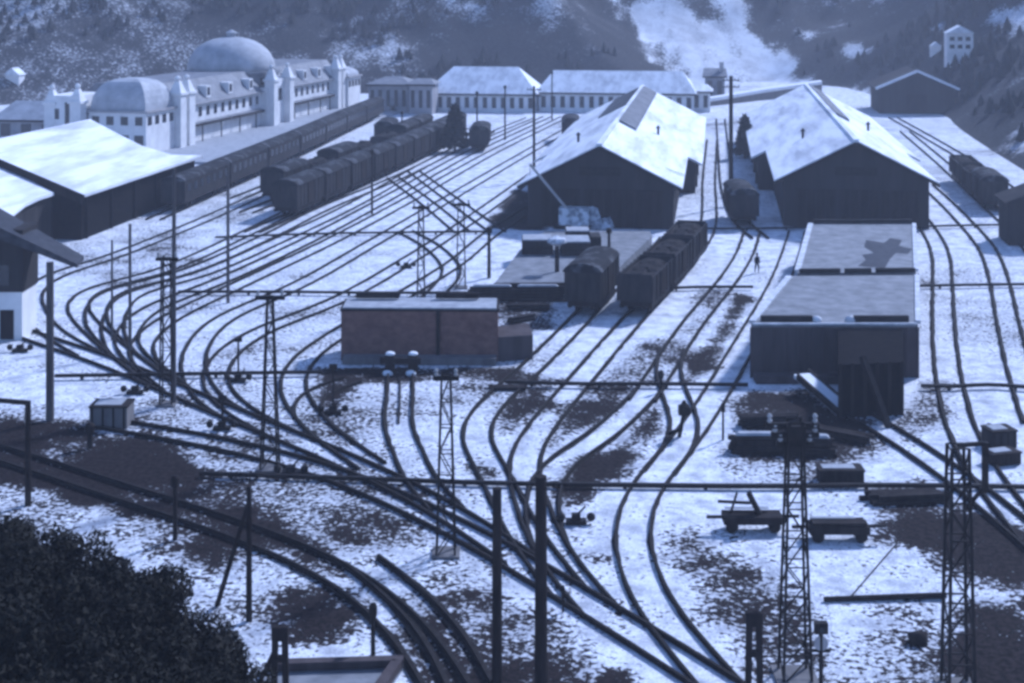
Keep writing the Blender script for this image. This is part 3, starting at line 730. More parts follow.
# ================================================================== FAR BUILDINGS
def hall(x0, x1, y0, dep, zw, zr, hip, label, wallm, roofm, bays, name='workshop_hall', over=.6):
    root = empty(name, ((x0+x1)/2, y0, 0), 0, label, 'hall' if 'hall' in name else 'house')
    m = MB(); m.box(x0, x1, y0, y0+dep, 0, zw); m.build('wall', wallm, root)
    yc = y0+dep/2; o = over
    m = MB(); b = [(x0-o,y0-o,zw),(x1+o,y0-o,zw),(x1+o,y0+dep+o,zw),(x0-o,y0+dep+o,zw)]
    vs = b+[(x0-o+hip,yc,zr),(x1+o-hip,yc,zr)]; m.add(vs, [(3,2,1,0),(0,1,5,4),(1,2,5),(2,3,4,5),(3,0,4)]); m.build('roof', roofm, root)
    e = MB(); e.box(x0-o+.02, x1+o-.02, y0-o+.05, y0-.004, zw-.35, zw-.02); e.build('eave_board', 'wood', root)
    for k in range(bays):
        x = x0+(x1-x0)*(k+.5)/bays; w = (x1-x0)/bays*.24
        wi = MB(); wi.box(x-w, x+w, y0-.06, y0-.01, zw*.22, zw*.8); wi.build('window', 'glass', root)
    return root
def gx(px, py): return G(px, py)
xa, ya = G(425, 112); xb, _ = G(536, 112); xcx, yc_ = G(690, 108)
hall(xa, xb, 284, 14, Z((xa, 284), 93), Z((xa+10, 291), 66.5), 5, 'workshop hall with the taller white hipped roof at the yard head', 'white', 'roofsnow', 12)
hall(xb+.4, xcx+1, 287, 12, Z((xb, 287), 92), Z((xb, 293), 70), 3, 'long lower white-roofed workshop hall adjoining the hipped hall', 'white', 'roofsnow', 16)
xa, ya = G(364, 114); xb, _ = G(410, 112)
hall(xa, xb, 280, 10, Z((xa, 280), 84), Z((xa, 285), 76), 3, 'grey two-storey hall with slate roof left of the hipped hall', 'greywall', 'slate', 5)
xa, ya = G(410, 113)
hall(xa+.4, xa+5.2, 277, 6, Z((xa, 277), 84), Z((xa, 280), 78), 1.5, 'small grey annex hall squeezed before the hipped hall', 'greywall', 'slate', 3, 'annex_hall')
xa, ya = G(705, 100); hall(xa, xa+4.4, ya, 6, Z((xa, ya), 76), Z((xa, ya+3), 68), .3, 'small dark house with a chimney above the yard head', 'slate', 'slate', 2, 'small_house')
ch = MB(); ch.box(xa+3.2, xa+4.2, ya+1.4, ya+2.4, 0, Z((xa+3.7, ya+2), 62)); c_ = ch.build('chimney', 'greywall', [o for o in COL.objects if o.name.startswith('small_house')][-1])
xa, ya = G(683, 112); hall(xa, xa+5.5, ya, 6, Z((xa, ya), 91), Z((xa, ya+3), 84), 1.2, 'white small house behind the left transfer shed roof', 'white', 'roofsnow', 3, 'small_house')
xa, ya = G(12, 141); hall(xa-3, xa+8, ya, 8, 3.6, 6.4, 2.2, 'low house with frosted slate roof at the far left by the station', 'greywall', 'domeslate', 3, 'small_house')
xa, ya = G(44, 136); hall(xa, xa+5.5, ya+1, 6, 3.2, 4.6, 1.2, 'low dark-windowed house between the station gable and the left house', 'greywall', 'slate', 4, 'small_house')
# barn on the right
bx_, by_ = G(917, 114); root = empty('barn', (bx_, by_, 0), 0, 'dark barn with a thin snowy roof edge at the right foot of the hill', 'barn')
hw = 8.2; zap = Z((bx_, by_), 72); zea = Z((bx_, by_), 90)
m = MB(); m.extr([(bx_-hw+.8, 0), (bx_+hw-.8, 0), (bx_+hw-.8, zea+.2), (bx_, zap-.2), (bx_-hw+.8, zea+.2)], by_, by_+16); m.build('wall', 'tar', root)
for s in (-1, 1):
    m = MB(); m.extr([(bx_+s*.02, zap), (bx_+s*hw, zea), (bx_+s*hw, zea+.3), (bx_+s*.02, zap+.3)], by_-.5, by_+16.4); m.build('roof', 'tar', root)
    m = MB(); m.bar((bx_+s*.02, by_-.75, zap+.25), (bx_+s*hw, by_-.75, zea+.25), .4, .5); m.build('bargeboard', 'snow', root)
m = MB(); m.box(bx_-2, bx_+2, by_-.08, by_-.01, .1, 4); m.build('door', 'wood', root)
# white house up on the right slope
hp = march(957, 60); root = empty('hillside_house', hp, 0, 'white house with dark windows high on the dark right slope', 'house')
k = math.hypot(hp[0], hp[1])/F; W = 24*k; Hh = 17*k; x, y, z = hp; y -= 4; z += 2
m = MB(); m.box(x-W/2, x+W/2, y, y+W*.7, z-6, z+Hh); m.build('wall', 'white', root)
m = MB(); m.extr([(x-W*.54, z+Hh+.02), (x+W*.54, z+Hh+.02), (x, z+Hh*1.42)], y-.4, y+W*.75); m.build('roof', 'roofsnow', root)
for i in (-.3, 0, .3):
    for j in (.25, .68):
        w = MB(); w.box(x+W*i-.09*W, x+W*i+.09*W, y-.08, y-.01, z+Hh*j-.1*Hh, z+Hh*j+.12*Hh); w.build('window', 'glass', root)
hp = march(936, 54); root = empty('hillside_hut', hp, 0, 'tiny white hut left of the white hillside house', 'hut'); x, y, z = hp; W = 10*k
m = MB(); m.box(x-W/2, x+W/2, y, y+W*.8, z-3, z+W*.7); m.build('wall', 'white', root)
m = MB(); m.extr([(x-W*.58, z+W*.7+.02), (x+W*.58, z+W*.7+.02), (x, z+W*1.15)], y-.3, y+W*.9); m.build('roof', 'roofsnow', root)
hp = march(12, 84); root = empty('hillside_hut', hp, 0, 'lone white hut on the hazy left slope above the station', 'hut'); x, y, z = hp; W = 14*k
m = MB(); m.box(x-W/2, x+W/2, y, y+W*.8, z-3, z+W*.45); m.build('wall', 'white', root)
m = MB(); m.extr([(x-W*.58, z+W*.45+.02), (x+W*.58, z+W*.45+.02), (x, z+W*.95)], y-.3, y+W*.9); m.build('roof', 'roofsnow', root)
# retaining wall with snow along the rising road at the yard head
m = MB(); pa = [G(676,110), G(730,104), G(765,100), G(822,95)]; hh = [.6, 1.2, 1.7, 2.5]
root = empty('retaining_wall', (*pa[1], 0), 0, 'dark retaining wall topped by a rising snowy road behind the sheds', 'wall')
for i in range(3):
    a, b = pa[i], pa[i+1]; m.loft([(*a,0),(*b,0),(b[0],b[1]+5,0),(a[0],a[1]+5,0)], [(*a,hh[i]),(*b,hh[i+1]),(b[0],b[1]+5,hh[i+1]),(a[0],a[1]+5,hh[i])])
m.build('wall', 'concrete', root); m = MB()
for i in range(3):
    a, b = pa[i], pa[i+1]; h0, h1 = hh[i]+.01, hh[i+1]+.01
    m.loft([(a[0],a[1]-.2,h0),(b[0],b[1]-.2,h1),(b[0],b[1]+5,h1),(a[0],a[1]+5,h0)], [(a[0],a[1]-.2,h0+.7),(b[0],b[1]-.2,h1+.7),(b[0],b[1]+5,h1+.7),(a[0],a[1]+5,h0+.7)])
m.build('snow_cap', 'snow', root)

# ================================================================== DOCKS
PZ = 3.55
root = empty('loading_dock', (*G(834, 378), 0), 0, 'long grey-topped loading dock with a dark board front, right of centre', 'loading dock')
fl, fr = G(751, 324, PZ), G(918, 324, PZ); ml, mr = G(790, 276, PZ), G(917, 275, PZ); bl, br = G(811, 223, PZ), G(914, 223, PZ)
ml2 = G(797, 273, PZ); mr2 = G(916, 272, PZ)
m = MB(); m.prism([fl, fr, mr, ml], 0, PZ-.2); m.build('front_body', 'boards', root)
m = MB(); m.prism([ml2, mr2, br, bl], 0, PZ-.2); m.build('rear_body', 'tar', root)
def shrink(poly, d):
    cx = sum(p[0] for p in poly)/len(poly); cy = sum(p[1] for p in poly)/len(poly)
    return [(p[0]+(cx-p[0])*d, p[1]+(cy-p[1])*d) for p in poly]
m = MB(); m.prism([fl, fr, mr, ml], PZ-.196, PZ); m.build('front_deck', 'wetslab', root)
m = MB(); m.prism([ml2, mr2, br, bl], PZ-.196, PZ); m.build('rear_deck', 'wetslab', root)
def lerp(a, b, t): return (a[0]+(b[0]-a[0])*t, a[1]+(b[1]-a[1])*t)
def edge_strip(a, b, name, ms, w, z0, z1):
    m = MB(); m.bar((*a, (z0+z1)/2), (*b, (z0+z1)/2), w, z1-z0); return m.build(name, ms, root)
sh = lambda p, dx, dy: (p[0]+dx, p[1]+dy)
for a, b in ((lerp(fl, fr, .06), lerp(fl, fr, .37)), (lerp(fl, fr, .62), lerp(fl, fr, .95))): edge_strip(sh(a,0,.6), sh(b,0,.6), 'parapet', 'tar', .3, PZ+.004, PZ+.42)
for a, b in ((lerp(ml2, mr2, .02), lerp(ml2, mr2, .36)), (lerp(ml2, mr2, .40), lerp(ml2, mr2, .62)), (lerp(ml2, mr2, .66), lerp(ml2, mr2, .99))): edge_strip(sh(a,0,-.1), sh(b,0,-.1), 'parapet', 'tar', .25, PZ+.004, PZ+.35)
edge_strip(sh(bl,.2,-.3), sh(br,-.2,-.3), 'parapet', 'tar', .3, PZ+.004, PZ+.4)
for a, b, w in ((fl, ml, .45), (ml2, bl, .45), (mr, fr, .35), (br, mr2, .35)):
    a2, b2 = lerp(a, b, .03), lerp(a, b, .97); edge_strip(a2, b2, 'snow_ridge', 'oldsnow', w, PZ-.1, PZ+.12)
edge_strip(sh(fl,.1,.05), sh(fr,-.1,.05), 'snow_ridge', 'oldsnow', .2, PZ-.05, PZ+.06)
for t in (.40, .60): m = MB(); q = lerp(fl, fr, t); m.blob((q[0], q[1]+.6, PZ+.1), (.35, .35, .32), int(t*10)); m.build('snow_heap', 'oldsnow', root, smooth=True)
pl = [(866,240),(884,243),(890,238),(902,240),(899,246),(912,249),(908,254),(896,253),(890,259),(885,268),(868,267),(858,266),(866,260),(862,255),(874,253),(864,247)]
m = MB(); m.prism([G(*q, PZ) for q in pl], PZ+.004, PZ+.014); m.build('melt_patch', 'wet', root)
# boarding of the front: plinth and ledges
a, b = G(751, 378), G(918, 378); dx = (b[0]-a[0])
for t in np.linspace(.0, 1, 15):
    q = lerp(fl, fr, t); p = MB(); p.box(q[0]-.07, q[0]+.07, q[1]-.09, q[1]-.005, 0, PZ-.22); p.build('batten', 'boards', root)
q0, q1 = sh(lerp(fl, fr, .02),0,-1.0), sh(lerp(fl, fr, .55),0,-1.0); m = MB(); m.bar((*q0, .25), (*q1, .25), 1.2, .5); m.build('ledge', 'boards', root)
pa, pb = G(838, 418), G(904, 415)
root = empty('timber_pier', (*pa, 0), 0, 'dark timber pier jutting from the front of the grey loading dock', 'pier')
m = MB(); h = PZ-.35
m.prism([pa, pb, (fr[0]-1.0, fr[1]-.25), (lerp(fl, fr, .52)[0], lerp(fl, fr, .52)[1]-.25)], 0, h); m.build('body', 'pitch', root)
for t in np.linspace(.03, .97, 6): q = lerp(pa, pb, t); p = MB(); p.box(q[0]-.1, q[0]+.1, q[1]-.12, q[1]-.006, 0, h+.1); p.build('pile', 'wood', root)
# leaning beam in front of the dock
a = G(889, 428); top = lerp(pa, pb, .36); m = MB(); m.bar((a[0], a[1], 0), (top[0], top[1]-.22, h+.5), .34, .3); o = m.build('leaning_beam', 'iron'); tag(o, 'dark beam leaning against the timber pier of the grey loading dock', 'beam')
a, b = G(803, 391), G(846, 416); root = empty('ramp', (*a, 0), 0, 'narrow snow-covered ramp slanting down before the grey loading dock', 'ramp')
m = MB(); m.bar((*a, 1.0), (*b, .2), 1.3, .25); m.build('deck', 'snow', root)
for s in (-.75, .75): m = MB(); m.bar((a[0]+.5*s, a[1]+.9*s, 1.08), (b[0]+.5*s, b[1]+.9*s, .28), .18, .4); m.build('rail', 'wood', root)

# brown brick dock left of centre
a0, b0 = G(341, 361), G(498, 362); d_ = (-rv[1], rv[0]); HZ = 3.45
c0 = (b0[0]+d_[0]*3.2, b0[1]+d_[1]*3.2); e0 = (a0[0]+d_[0]*3.2, a0[1]+d_[1]*3.2)
root = empty('brick_dock', (*lerp(a0, b0, .5), 0), 0, 'brown brick end-loading dock with a flat snowy top, left of centre', 'loading dock')
m = MB(); m.prism([a0, b0, c0, e0], 0, HZ); m.build('wall', 'brick', root)
m = MB(); m.prism([shp for shp in shrink([a0, b0, c0, e0], -.012)], HZ+.003, HZ+.16); m.build('coping', 'wood', root)
m = MB(); m.prism(shrink([a0, b0, c0, e0], .02), HZ+.162, HZ+.26); m.build('snow_top', 'dirtysnow', root)
m = MB(); p, q = lerp(a0, b0, .02), lerp(a0, b0, .99); m.bar((p[0]+rv[1]*.5, p[1]-.5, .25), (q[0]+rv[1]*.5, q[1]-.5, .25), 1.0, .5); m.build('plinth', 'concrete', root)
for t0, t1 in ((.08, .36), (.6, .88)):
    p, q = lerp(e0, c0, t0), lerp(e0, c0, t1); m = MB(); m.bar((p[0], p[1]-.6, HZ+.55), (q[0], q[1]-.6, HZ+.55), .3, .4); m.build('parapet', 'wood', root)
m = MB(); p = lerp(a0, b0, .62); m.box(p[0]-.12, p[0]+.12, p[1]-.18, p[1]-.004, .5, HZ); m.build('downpipe', 'iron', root)
m = MB(); m.prism([(b0[0]+.02, b0[1]+.05), (b0[0]+2.3, b0[1]+1.0), (c0[0]+2.0, c0[1]+1.2), (c0[0]+.02, c0[1])], 0, 1.7); m.build('stone_ramp', 'boards', root)
# buffer stop
a, b = G(390, 372), G(413, 372); root = empty('buffer_stop', (*lerp(a, b, .5), 0), 0, 'buffer stop with two snow-capped posts before the brick dock', 'buffer stop')
for q in (a, b):
    p = MB(); p.box(q[0]-.28, q[0]+.28, q[1]-.3, q[1]+.3, 0, 1.15); p.build('post', 'wood', root)
    p = MB(); p.blob((q[0], q[1], 1.22), (.34, .3, .16), 3, .1); p.build('snow_cap', 'snow', root, smooth=True)
    p = MB(); p.blob((q[0], q[1]-.75, .1), (.36, .3, .2), 5, .1); p.build('snow_heap', 'snow', root, smooth=True)
m = MB(); m.bar((a[0]-.6, a[1]-.36, .85), (b[0]+.6, b[1]-.36, .85), .16, .4); m.build('beam', 'wood', root)

# low loading platform in the middle with its stacks
poly = [G(*q, .9) for q in ((494,284),(603,283),(652,236),(650,231),(545,231),(520,250))]
m = MB(); m.prism(poly, 0, .9); root = empty('loading_platform', (*poly[0], 0), 0, 'low slushy grey loading platform before the left transfer shed', 'platform')
m.build('slab', 'wetslab', root); m = MB(); p, q = sh(poly[0],0,-.12), sh(poly[1],0,-.12); m.bar((*p, .5), (*q, .5), .2, 1.0); m.build('edge', 'wood', root)
def crate(px0, px1, pyb, pyt, dep, z, label, cat='crate', name='crate', m1='wagon', snow=True, group=None):
    a, b = G(px0, pyb, z), G(px1, pyb, z); h = Z(a, pyt)-z
    root = empty(name, (*lerp(a, b, .5), z), 0, label, cat, group)
    m = MB(); c, d = sh(b, -rv[1]*dep, rv[0]*dep), sh(a, -rv[1]*dep, rv[0]*dep); m.prism([a, b, c, d], z+.003, z+h); m.build('body', m1, root)
    n = max(2, int((b[0]-a[0])/1.1)); mm = MB()
    for i in range(n+1): q = lerp(a, b, .03+.94*i/n); mm.box(q[0]-.06, q[0]+.06, q[1]-.05, q[1]-.003, z+.01, z+h-.02)
    mm.bar((*sh(a,0,-.07), z+h*.5), (*sh(b,0,-.07), z+h*.5), .05, .14); mm.build('batten', 'iron', root)
    if snow: mm = MB(); mm.prism(shrink([a, b, c, d], .05), z+h+.003, z+h+.12); mm.build('snow', 'dirtysnow', root)
    return root
crate(522, 553, 255, 241, 3, .9, 'long dark crate left of the mushroom-topped post on the loading platform')
crate(561, 591, 256, 243, 3.6, .9, 'long dark crate right of the mushroom-topped post on the loading platform')
crate(591, 601, 253, 237, 2.5, .9, 'short tall dark crate at the right end of the crates on the loading platform', snow=False)
crate(566, 590, 241, 232, 2.5, .9, 'small crate half hidden behind the long dark crates', snow=True)
def heap(px, py, rx, ry, rz, n, seed, ms, label, cat, name, z=0.):
    x, y = G(px, py, z); rr = random.Random(seed); m = MB()
    for i in range(n):
        m.blob((x+rr.uniform(-1, 1)*rx*.7, y+rr.uniform(-1, 1)*ry*.6, z+rz*.25), (rx*rr.uniform(.35, .6), ry*rr.uniform(.4, .6), rz*rr.uniform(.6, 1)), rr.randint(0, 99), .22)
    o = m.build(name, ms, smooth=False); return tag(o, label, cat)
heap(585, 229, 2.4, 2.0, 2.0, 6, 3, 'tarp', 'snow-dusted tarpaulin heap at the foot of the left shed gable', 'tarpaulin heap', 'tarpaulin_heap')
heap(637, 225, 1.0, 1.0, 2.0, 3, 8, 'snow', 'bright snow mound at the right corner of the left shed gable', 'snow mound', 'snow_mound')
heap(607, 229, 1.6, 1.2, 1.2, 4, 9, 'tarp', 'low snowy heap between the tarpaulin heap and the bright snow mound', 'snow heap', 'snow_heap')
# small crane
x, y = G(575, 228); root = empty('crane', (x, y, 0), 0, 'small yard crane with a thin jib rising to the left before the shed gable', 'crane')
m = MB(); m.box(x-1.6, x+1.6, y-1.4, y+1.2, .5, 2.3); m.build('cab', 'tarp', root)
m = MB(); m.box(x-2.2, x+2.2, y-1.2, y+1.2, .1, .49); m.build('base', 'iron', root)
tx, tz = G(531, 228)[0], Z(G(531, 228), 163); m = MB()
m.bar((x-.6, y-1.0, 2.0), (tx, y-1.6, tz), .26); m.build('jib', 'stone', root)
m = MB(); m.tube((tx, y-1.6, tz), (tx, y-1.6, tz-1.2), .03, n=5); m.build('cable', 'iron', root)
# mushroom post
def shaft(px, py, top, r, label, cat='post', name='post', ms='iron', cap=None, r1=None):
    x, y = G(px, py); h = Z((x, y), top); root = empty(name, (x, y, 0), 0, label, cat)
    m = MB(); m.tube((x, y, -.2), (x, y, h), r, r1 or r*.8, 10); m.build('shaft', ms, root)
    if cap == 'mushroom':
        m = MB(); m.lathe([(.1, -.5), (r*4, -.1), (r*3.4, .25), (.1, .5)], 12, (x, y, h)); m.build('cap', 'tarp', root)
    elif cap == 'insul':
        for k in (-.5, -1.3):
            m = MB(); m.bar((x-1.0, y, h+k), (x+1.0, y, h+k), .12); b = m.build('crossarm', ms, root)
            for s in (-.9, -.45, .45, .9): q = MB(); q.tube((x+s, y, h+k+.06), (x+s, y, h+k+.3), .06, n=6); q.build('insulator', 'stone', b)
    elif cap == 'collar':
        m = MB(); m.lathe([(r*1.5, -.4), (r*1.7, -.2), (r*1.7, 0), (r*.8, .12)], 10, (x, y, h)); m.build('cap', ms, root)
    return root
shaft(557, 282, 241, .22, 'post with a snowy mushroom-shaped cap on the loading platform', 'post', 'capped_post', 'iron', 'mushroom')
shaft(609, 256, 229, .16, 'thin short post at the right side of the loading platform', 'post', 'post', 'iron', 'collar')

# timber / scrap stacks
def stack(px, py, L, n, layers, label, ang=0., z=0., seed=0, ms='wood', cat='timber stack', t=.22):
    x, y = G(px, py, z); rr = random.Random(seed); root = empty('timber_stack', (x, y, z), 0, label, cat)
    a0 = YAW+ang; m = MB(); c, s = math.cos(a0), math.sin(a0)
    for l in range(layers):
        for i in range(max(1, n-l)):
            off = (i-(n-l)/2)*t*1.25; ll = L*rr.uniform(.85, 1.05); sh_ = rr.uniform(-.2, .2)*L*.3; zz = z+t*.5+l*t*1.02+.02
            p = (x+c*(sh_-ll/2)-s*off, y+s*(sh_-ll/2)+c*off, zz); q = (x+c*(sh_+ll/2)-s*off, y+s*(sh_+ll/2)+c*off, zz+rr.uniform(-.03, .03))
            m.bar(p, q, t, t*.97)
    m.build('timbers', ms, root)
    sn = MB(); zz = z+layers*t*1.02+.04
    if layers < 4: return root
    sn.loft([(x+c*u*L*.4-s*v, y+s*u*L*.4+c*v, zz) for u, v in ((-1,-.3),(1,-.3),(1,.3),(-1,.3))], [(x+c*u*L*.35-s*v, y+s*u*L*.35+c*v, zz+.12) for u, v in ((-1,-.2),(1,-.2),(1,.2),(-1,.2))]); sn.build('snow', 'dirtysnow', root)
    return root
stack(492, 300, 4.0, 5, 5, 'dark timber stack left of the boxcar, leftmost of the group', seed=1)
stack(538, 300, 4.2, 5, 5, 'dark timber stack right beside the boxcar', seed=2)
stack(528, 309, 3.4, 4, 2, 'low dark timber stack in front of the other stacks by the boxcar', seed=3)
stack(521, 321, 2.6, 3, 2, 'small skewed timber stack beside the stone ramp of the brick dock', ang=.7, seed=4)
stack(455, 303, 5.0, 3, 1, 'thin row of dark beams lying behind the brick dock', seed=5)
stack(770, 425, 3.6, 5, 3, 'dark timber stack under the head of the tall lattice mast', ang=.15, seed=6)
stack(757, 451, 3.0, 4, 4, 'blocky dark timber stack left of the tall lattice mast', seed=7)
stack(806, 453, 3.2, 4, 4, 'brownish timber stack right of the tall lattice mast', ang=-.12, seed=8, ms='wood')
stack(838, 437, 4.0, 4, 2, 'dark loose timbers below the ramp of the grey dock', ang=-.6, seed=9)
stack(508, 389, 2.4, 3, 1, 'single dark beams lying right of the brick dock', seed=10)
stack(905, 500, 4.2, 5, 2, 'dark timbers lying left of the lattice mast with the bracket', ang=.1, seed=11)
def block(px, py, w, d, h, label, ms='wood', name='storage_box', cat='box', ang=0.):
    x, y = G(px, py); root = empty(name, (x, y, 0), YAW+ang, label, cat)
    m = MB(); m.box(-w/2, w/2, -d/2, d/2, .03, h); m.build('body', ms, root, world=False)
    m = MB(); m.box(-w/2-.05, w/2+.05, -d/2-.05, d/2+.05, h+.003, h+.09); m.build('lid', 'wood', root, world=False)
    m = MB()
    for k in (-.42, -.14, .14, .42): m.box(w*k-.05, w*k+.05, -d/2-.04, -d/2-.003, .05, h-.02)
    m.build('batten', 'iron', root, world=False)
    m = MB(); m.box(-w/2+.2, w/2-.4, -d/2+.25, d/2-.1, h+.093, h+.12); m.build('snow', 'dirtysnow', root, world=False)
    return root
block(840, 481, 2.3, 1.0, .65, 'long brown box lying in the snow right of the tall lattice mast')
block(999, 446, 1.5, 1.2, .95, 'dark square box between the two right-hand tracks', 'wagon', ang=.2)
block(1002, 463, 1.7, 1.0, .6, 'low dark box just below the square box between the right-hand tracks', 'wood', ang=.3)
block(112, 425, 2.2, 1.6, 1.25, 'grey-brown box hut at the start of the long lead track', 'concrete', 'box_hut', 'hut')
# flat trolleys
def trolley(px, py, L, W, label, arm=False):
    x, y = G(px, py); root = empty('trolley', (x, y, 0), YAW, label, 'trolley')
    m = MB(); m.box(-L/2, L/2, -W/2, W/2, .42, .78); m.build('deck', 'wood', root, world=False)
    for sx in (-.36, .36):
        w = MB()
        for s in (-1, 1): w.tube((L*sx, s*W*.36, .3), (L*sx, s*W*.42, .3), .3, n=14)
        w.tube((L*sx, -W*.4, .3), (L*sx, W*.4, .3), .06); w.build('wheelset', 'iron', root, world=False)
    m = MB(); m.bar((-L/2-.8, -.2, .70), (L/2+.8, -.2, .74), .14, .12); m.build('drawbar', 'iron', root, world=False)
    if arm:
        m = MB(); m.bar((.35, 0, .78), (-.15, .1, 1.75), .34, .22); m.bar((-.05, .1, 1.25), (-1.6, .2, 1.3), .12, .12); m.build('lever_arm', 'iron', root, world=False)
        m = MB(); m.tube((-1.0, .1, .78), (-.7, .1, 1.75), .06); m.build('stanchion', 'iron', root, world=False)
    else:
        m = MB(); m.box(-L/2+.15, L/2-.15, -W/2+.1, W/2-.1, .783, .92); m.build('load', 'wood', root, world=False)
    m = MB(); m.box(-L*.45, L*.3, W*.2, W*.45, .93, .96); m.build('snow', 'dirtysnow', root, world=False)
    return root
trolley(752, 530, 2.8, 1.0, 'dark trolley with a raised lever arm left of the tall lattice mast', True)
trolley(838, 540, 2.8, .95, 'flat dark trolley loaded low, right of the tall lattice mast')
# scattered
a, b = G(824, 602), G(946, 599); m = MB(); m.tube((*a, .12), (*b, .16), .11, .14, 8); tag(m.build('log', 'wood'), 'long thin log lying beside the foot of the bracketed lattice mast', 'log')
x, y = G(918, 643); m = MB(); m.blob((x, y, .18), (.42, .36, .32), 4, .2); tag(m.build('boulder', 'cinder', smooth=True), 'single dark boulder in the snow by the bracketed mast', 'boulder')
a, b = G(768, 548), G(851, 598); m = MB(); m.tube((*G(896, 545), .03), (*G(851, 597), .03), .035, n=6); tag(m.build('thin_rod', 'iron'), 'thin rod lying slantwise in the snow above the long log', 'rod')

# ================================================================== MASTS
def lattice(px, py, top, w0, w1, label, arm=None, head=None, dep=None, leg=.09):
    x, y = G(px, py); h = Z((x, y), top); d0 = dep or w0; root = empty('lattice_mast', (x, y, 0), YAW, label, 'lattice mast')
    f_ = lambda k, sx, sy: (sx*(w0+(w1-w0)*k)/2, sy*(d0+(min(d0, w1)-d0)*k)/2, h*k)
    for sx in (-1, 1):
        for sy in (-1, 1):
            m = MB(); m.bar(f_(0, sx, sy), f_(1, sx, sy), leg); m.build('leg', 'iron', root, world=False)
    m = MB(); n = max(6, int(h/1.05)); sgn = 1
    for i in range(n):
        k0, k1 = i/n, (i+1)/n
        for s in (-1, 1):
            m.bar(f_(k0, -sgn, s), f_(k1, sgn, s), leg*.5); m.bar(f_(k0, s, -sgn), f_(k1, s, sgn), leg*.5)
            m.bar(f_(k1, -1, s), f_(k1, 1, s), leg*.5)
        sgn = -sgn
    m.build('bracing', 'iron', root, world=False)
    m = MB(); m.box(-w0*.75, w0*.75, -d0*.75, d0*.75, -.3, .12); m.build('footing', 'concrete', root, world=False)
    if arm:
        for z_, x0, x1 in arm:
            m = MB(); m.bar((x0, 0, h+z_), (x1, 0, h+z_), .16, .2)
            b = m.build('crossarm', 'iron', root, world=False)
            for xx in (x0+.15, x1-.15):
                q = MB(); q.lathe([(.05, 0), (.11, .08), (.05, .16), (.11, .24), (.05, .34)], 8, (xx, 0, h+z_+.1)); q.build('insulator', 'stone', b, world=False)
    if head == 'box':
        m = MB(); m.box(-.35, .35, -.3, .3, h-.9, h-.15); m.build('switch_box', 'iron', root, world=False)
    if head == 'bracket':
        m = MB(); m.bar((0, 0, h+.02), (1.0, 0, h+.1), .14); m.bar((1.0, 0, h+.14), (1.0, 0, h-1.7), .2); m.bar((.9, 0, h-1.6), (.2, 0, h-2.4), .12); m.build('bracket', 'iron', root, world=False)
    return root
lattice(795, 678, 420, 1.05, .5, 'tall lattice mast with a dark head of crossarms, right of centre foreground', [(-.2, -1.1, .9), (-.55, -.9, .9), (-.9, -.7, .7)], 'box')
lattice(958, 690, 446, .95, .62, 'lattice mast with a bracket arm at the lower right edge', None, 'bracket', leg=.105)
lattice(446, 554, 375, .85, .40, 'slim ladder-like lattice mast in front of the brick dock', [(-.15, -.6, .6)])
lattice(270, 469, 296, .9, .28, 'A-shaped lattice mast crossing the long lead tracks', [(-.1, -.8, .8)])
lattice(167, 405, 256, .75, .55, 'twin-legged lattice mast beside the taller thin pole at left', [(-.2, -.7, .7)])
lattice(421, 310, 206, .62, .36, 'slim lattice mast standing behind the brick dock', [(-.15, -.7, .7)])
lattice(461, 288, 203, .75, .5, 'wider lattice mast at the end of the ladder track', [(-.15, -.8, .8)])
shaft(174, 404, 168, .15, 'tall thin pole joined to the twin-legged mast at left', 'pole', 'utility_pole', 'hazy_pole', None)
shaft(50, 420, 262, .25, 'thick pole in front of the pale signal building', 'pole', 'utility_pole', 'hazy_pole', None, .22)
shaft(228, 303, 165, .15, 'tall thin pole between the hairpin tracks and the dark wagons', 'pole', 'utility_pole', 'hazy_pole', None)
shaft(112, 340, 240, .10, 'faint thin pole at the hairpin tracks, the lower of two', 'pole', 'utility_pole', 'hazy_pole', None)
shaft(130, 352, 224, .13, 'faint thin pole at the hairpin tracks, the taller of two', 'pole', 'utility_pole', 'hazy_pole', None)
shaft(489, 278, 228, .17, 'short plain pole at the lower end of the ladder track', 'pole', 'post', 'iron', 'collar')
shaft(497, 692, 488, .2, 'thick wooden pole at the bottom centre, left of the pair', 'pole', 'wooden_pole', 'wood', None, .17)
shaft(541, 690, 476, .25, 'thick wooden pole at the bottom centre, right of the pair', 'pole', 'wooden_pole', 'wood', None, .21)
shaft(373, 655, 606, .10, 'short thin post between the embankment track and the bottom parapet', 'post', 'post', 'iron', 'collar')
shaft(175, 540, 478, .12, 'faint short post beside the embankment track at left', 'post', 'post', 'wood', 'collar')
shaft(90, 448, 425, .16, 'dark stubby post below the box hut', 'post', 'post', 'wood', 'collar')
shaft(534, 180, 86, .20, 'tall dark pole standing among the far tracks before the hall', 'pole', 'utility_pole', 'iron', 'insul')
shaft(505, 140, 86, .16, 'thin pole before the hall, left of the tall dark pole', 'pole', 'utility_pole', 'iron', 'collar')
shaft(477, 135, 92, .16, 'thin pole before the hall, behind the van right of the pine', 'pole', 'utility_pole', 'iron', 'collar')
shaft(552, 120, 72, .15, 'thin pole rising against the long hall roof', 'pole', 'utility_pole', 'iron', 'collar')
shaft(402, 150, 112, .15, 'thin pole left of the pine on the far tracks', 'pole', 'utility_pole', 'iron', 'collar')
shaft(731, 206, 76, .27, 'tall dark pole standing between the two transfer sheds', 'pole', 'utility_pole', 'iron', 'insul')
shaft(372, 214, 150, .14, 'thin pole beside the right edge of the long wagon row', 'pole', 'utility_pole', 'iron', 'collar')
shaft(114, 192, 168, .14, 'short thin mast poking up over the goods shed roof edge', 'pole', 'utility_pole', 'iron', 'collar')
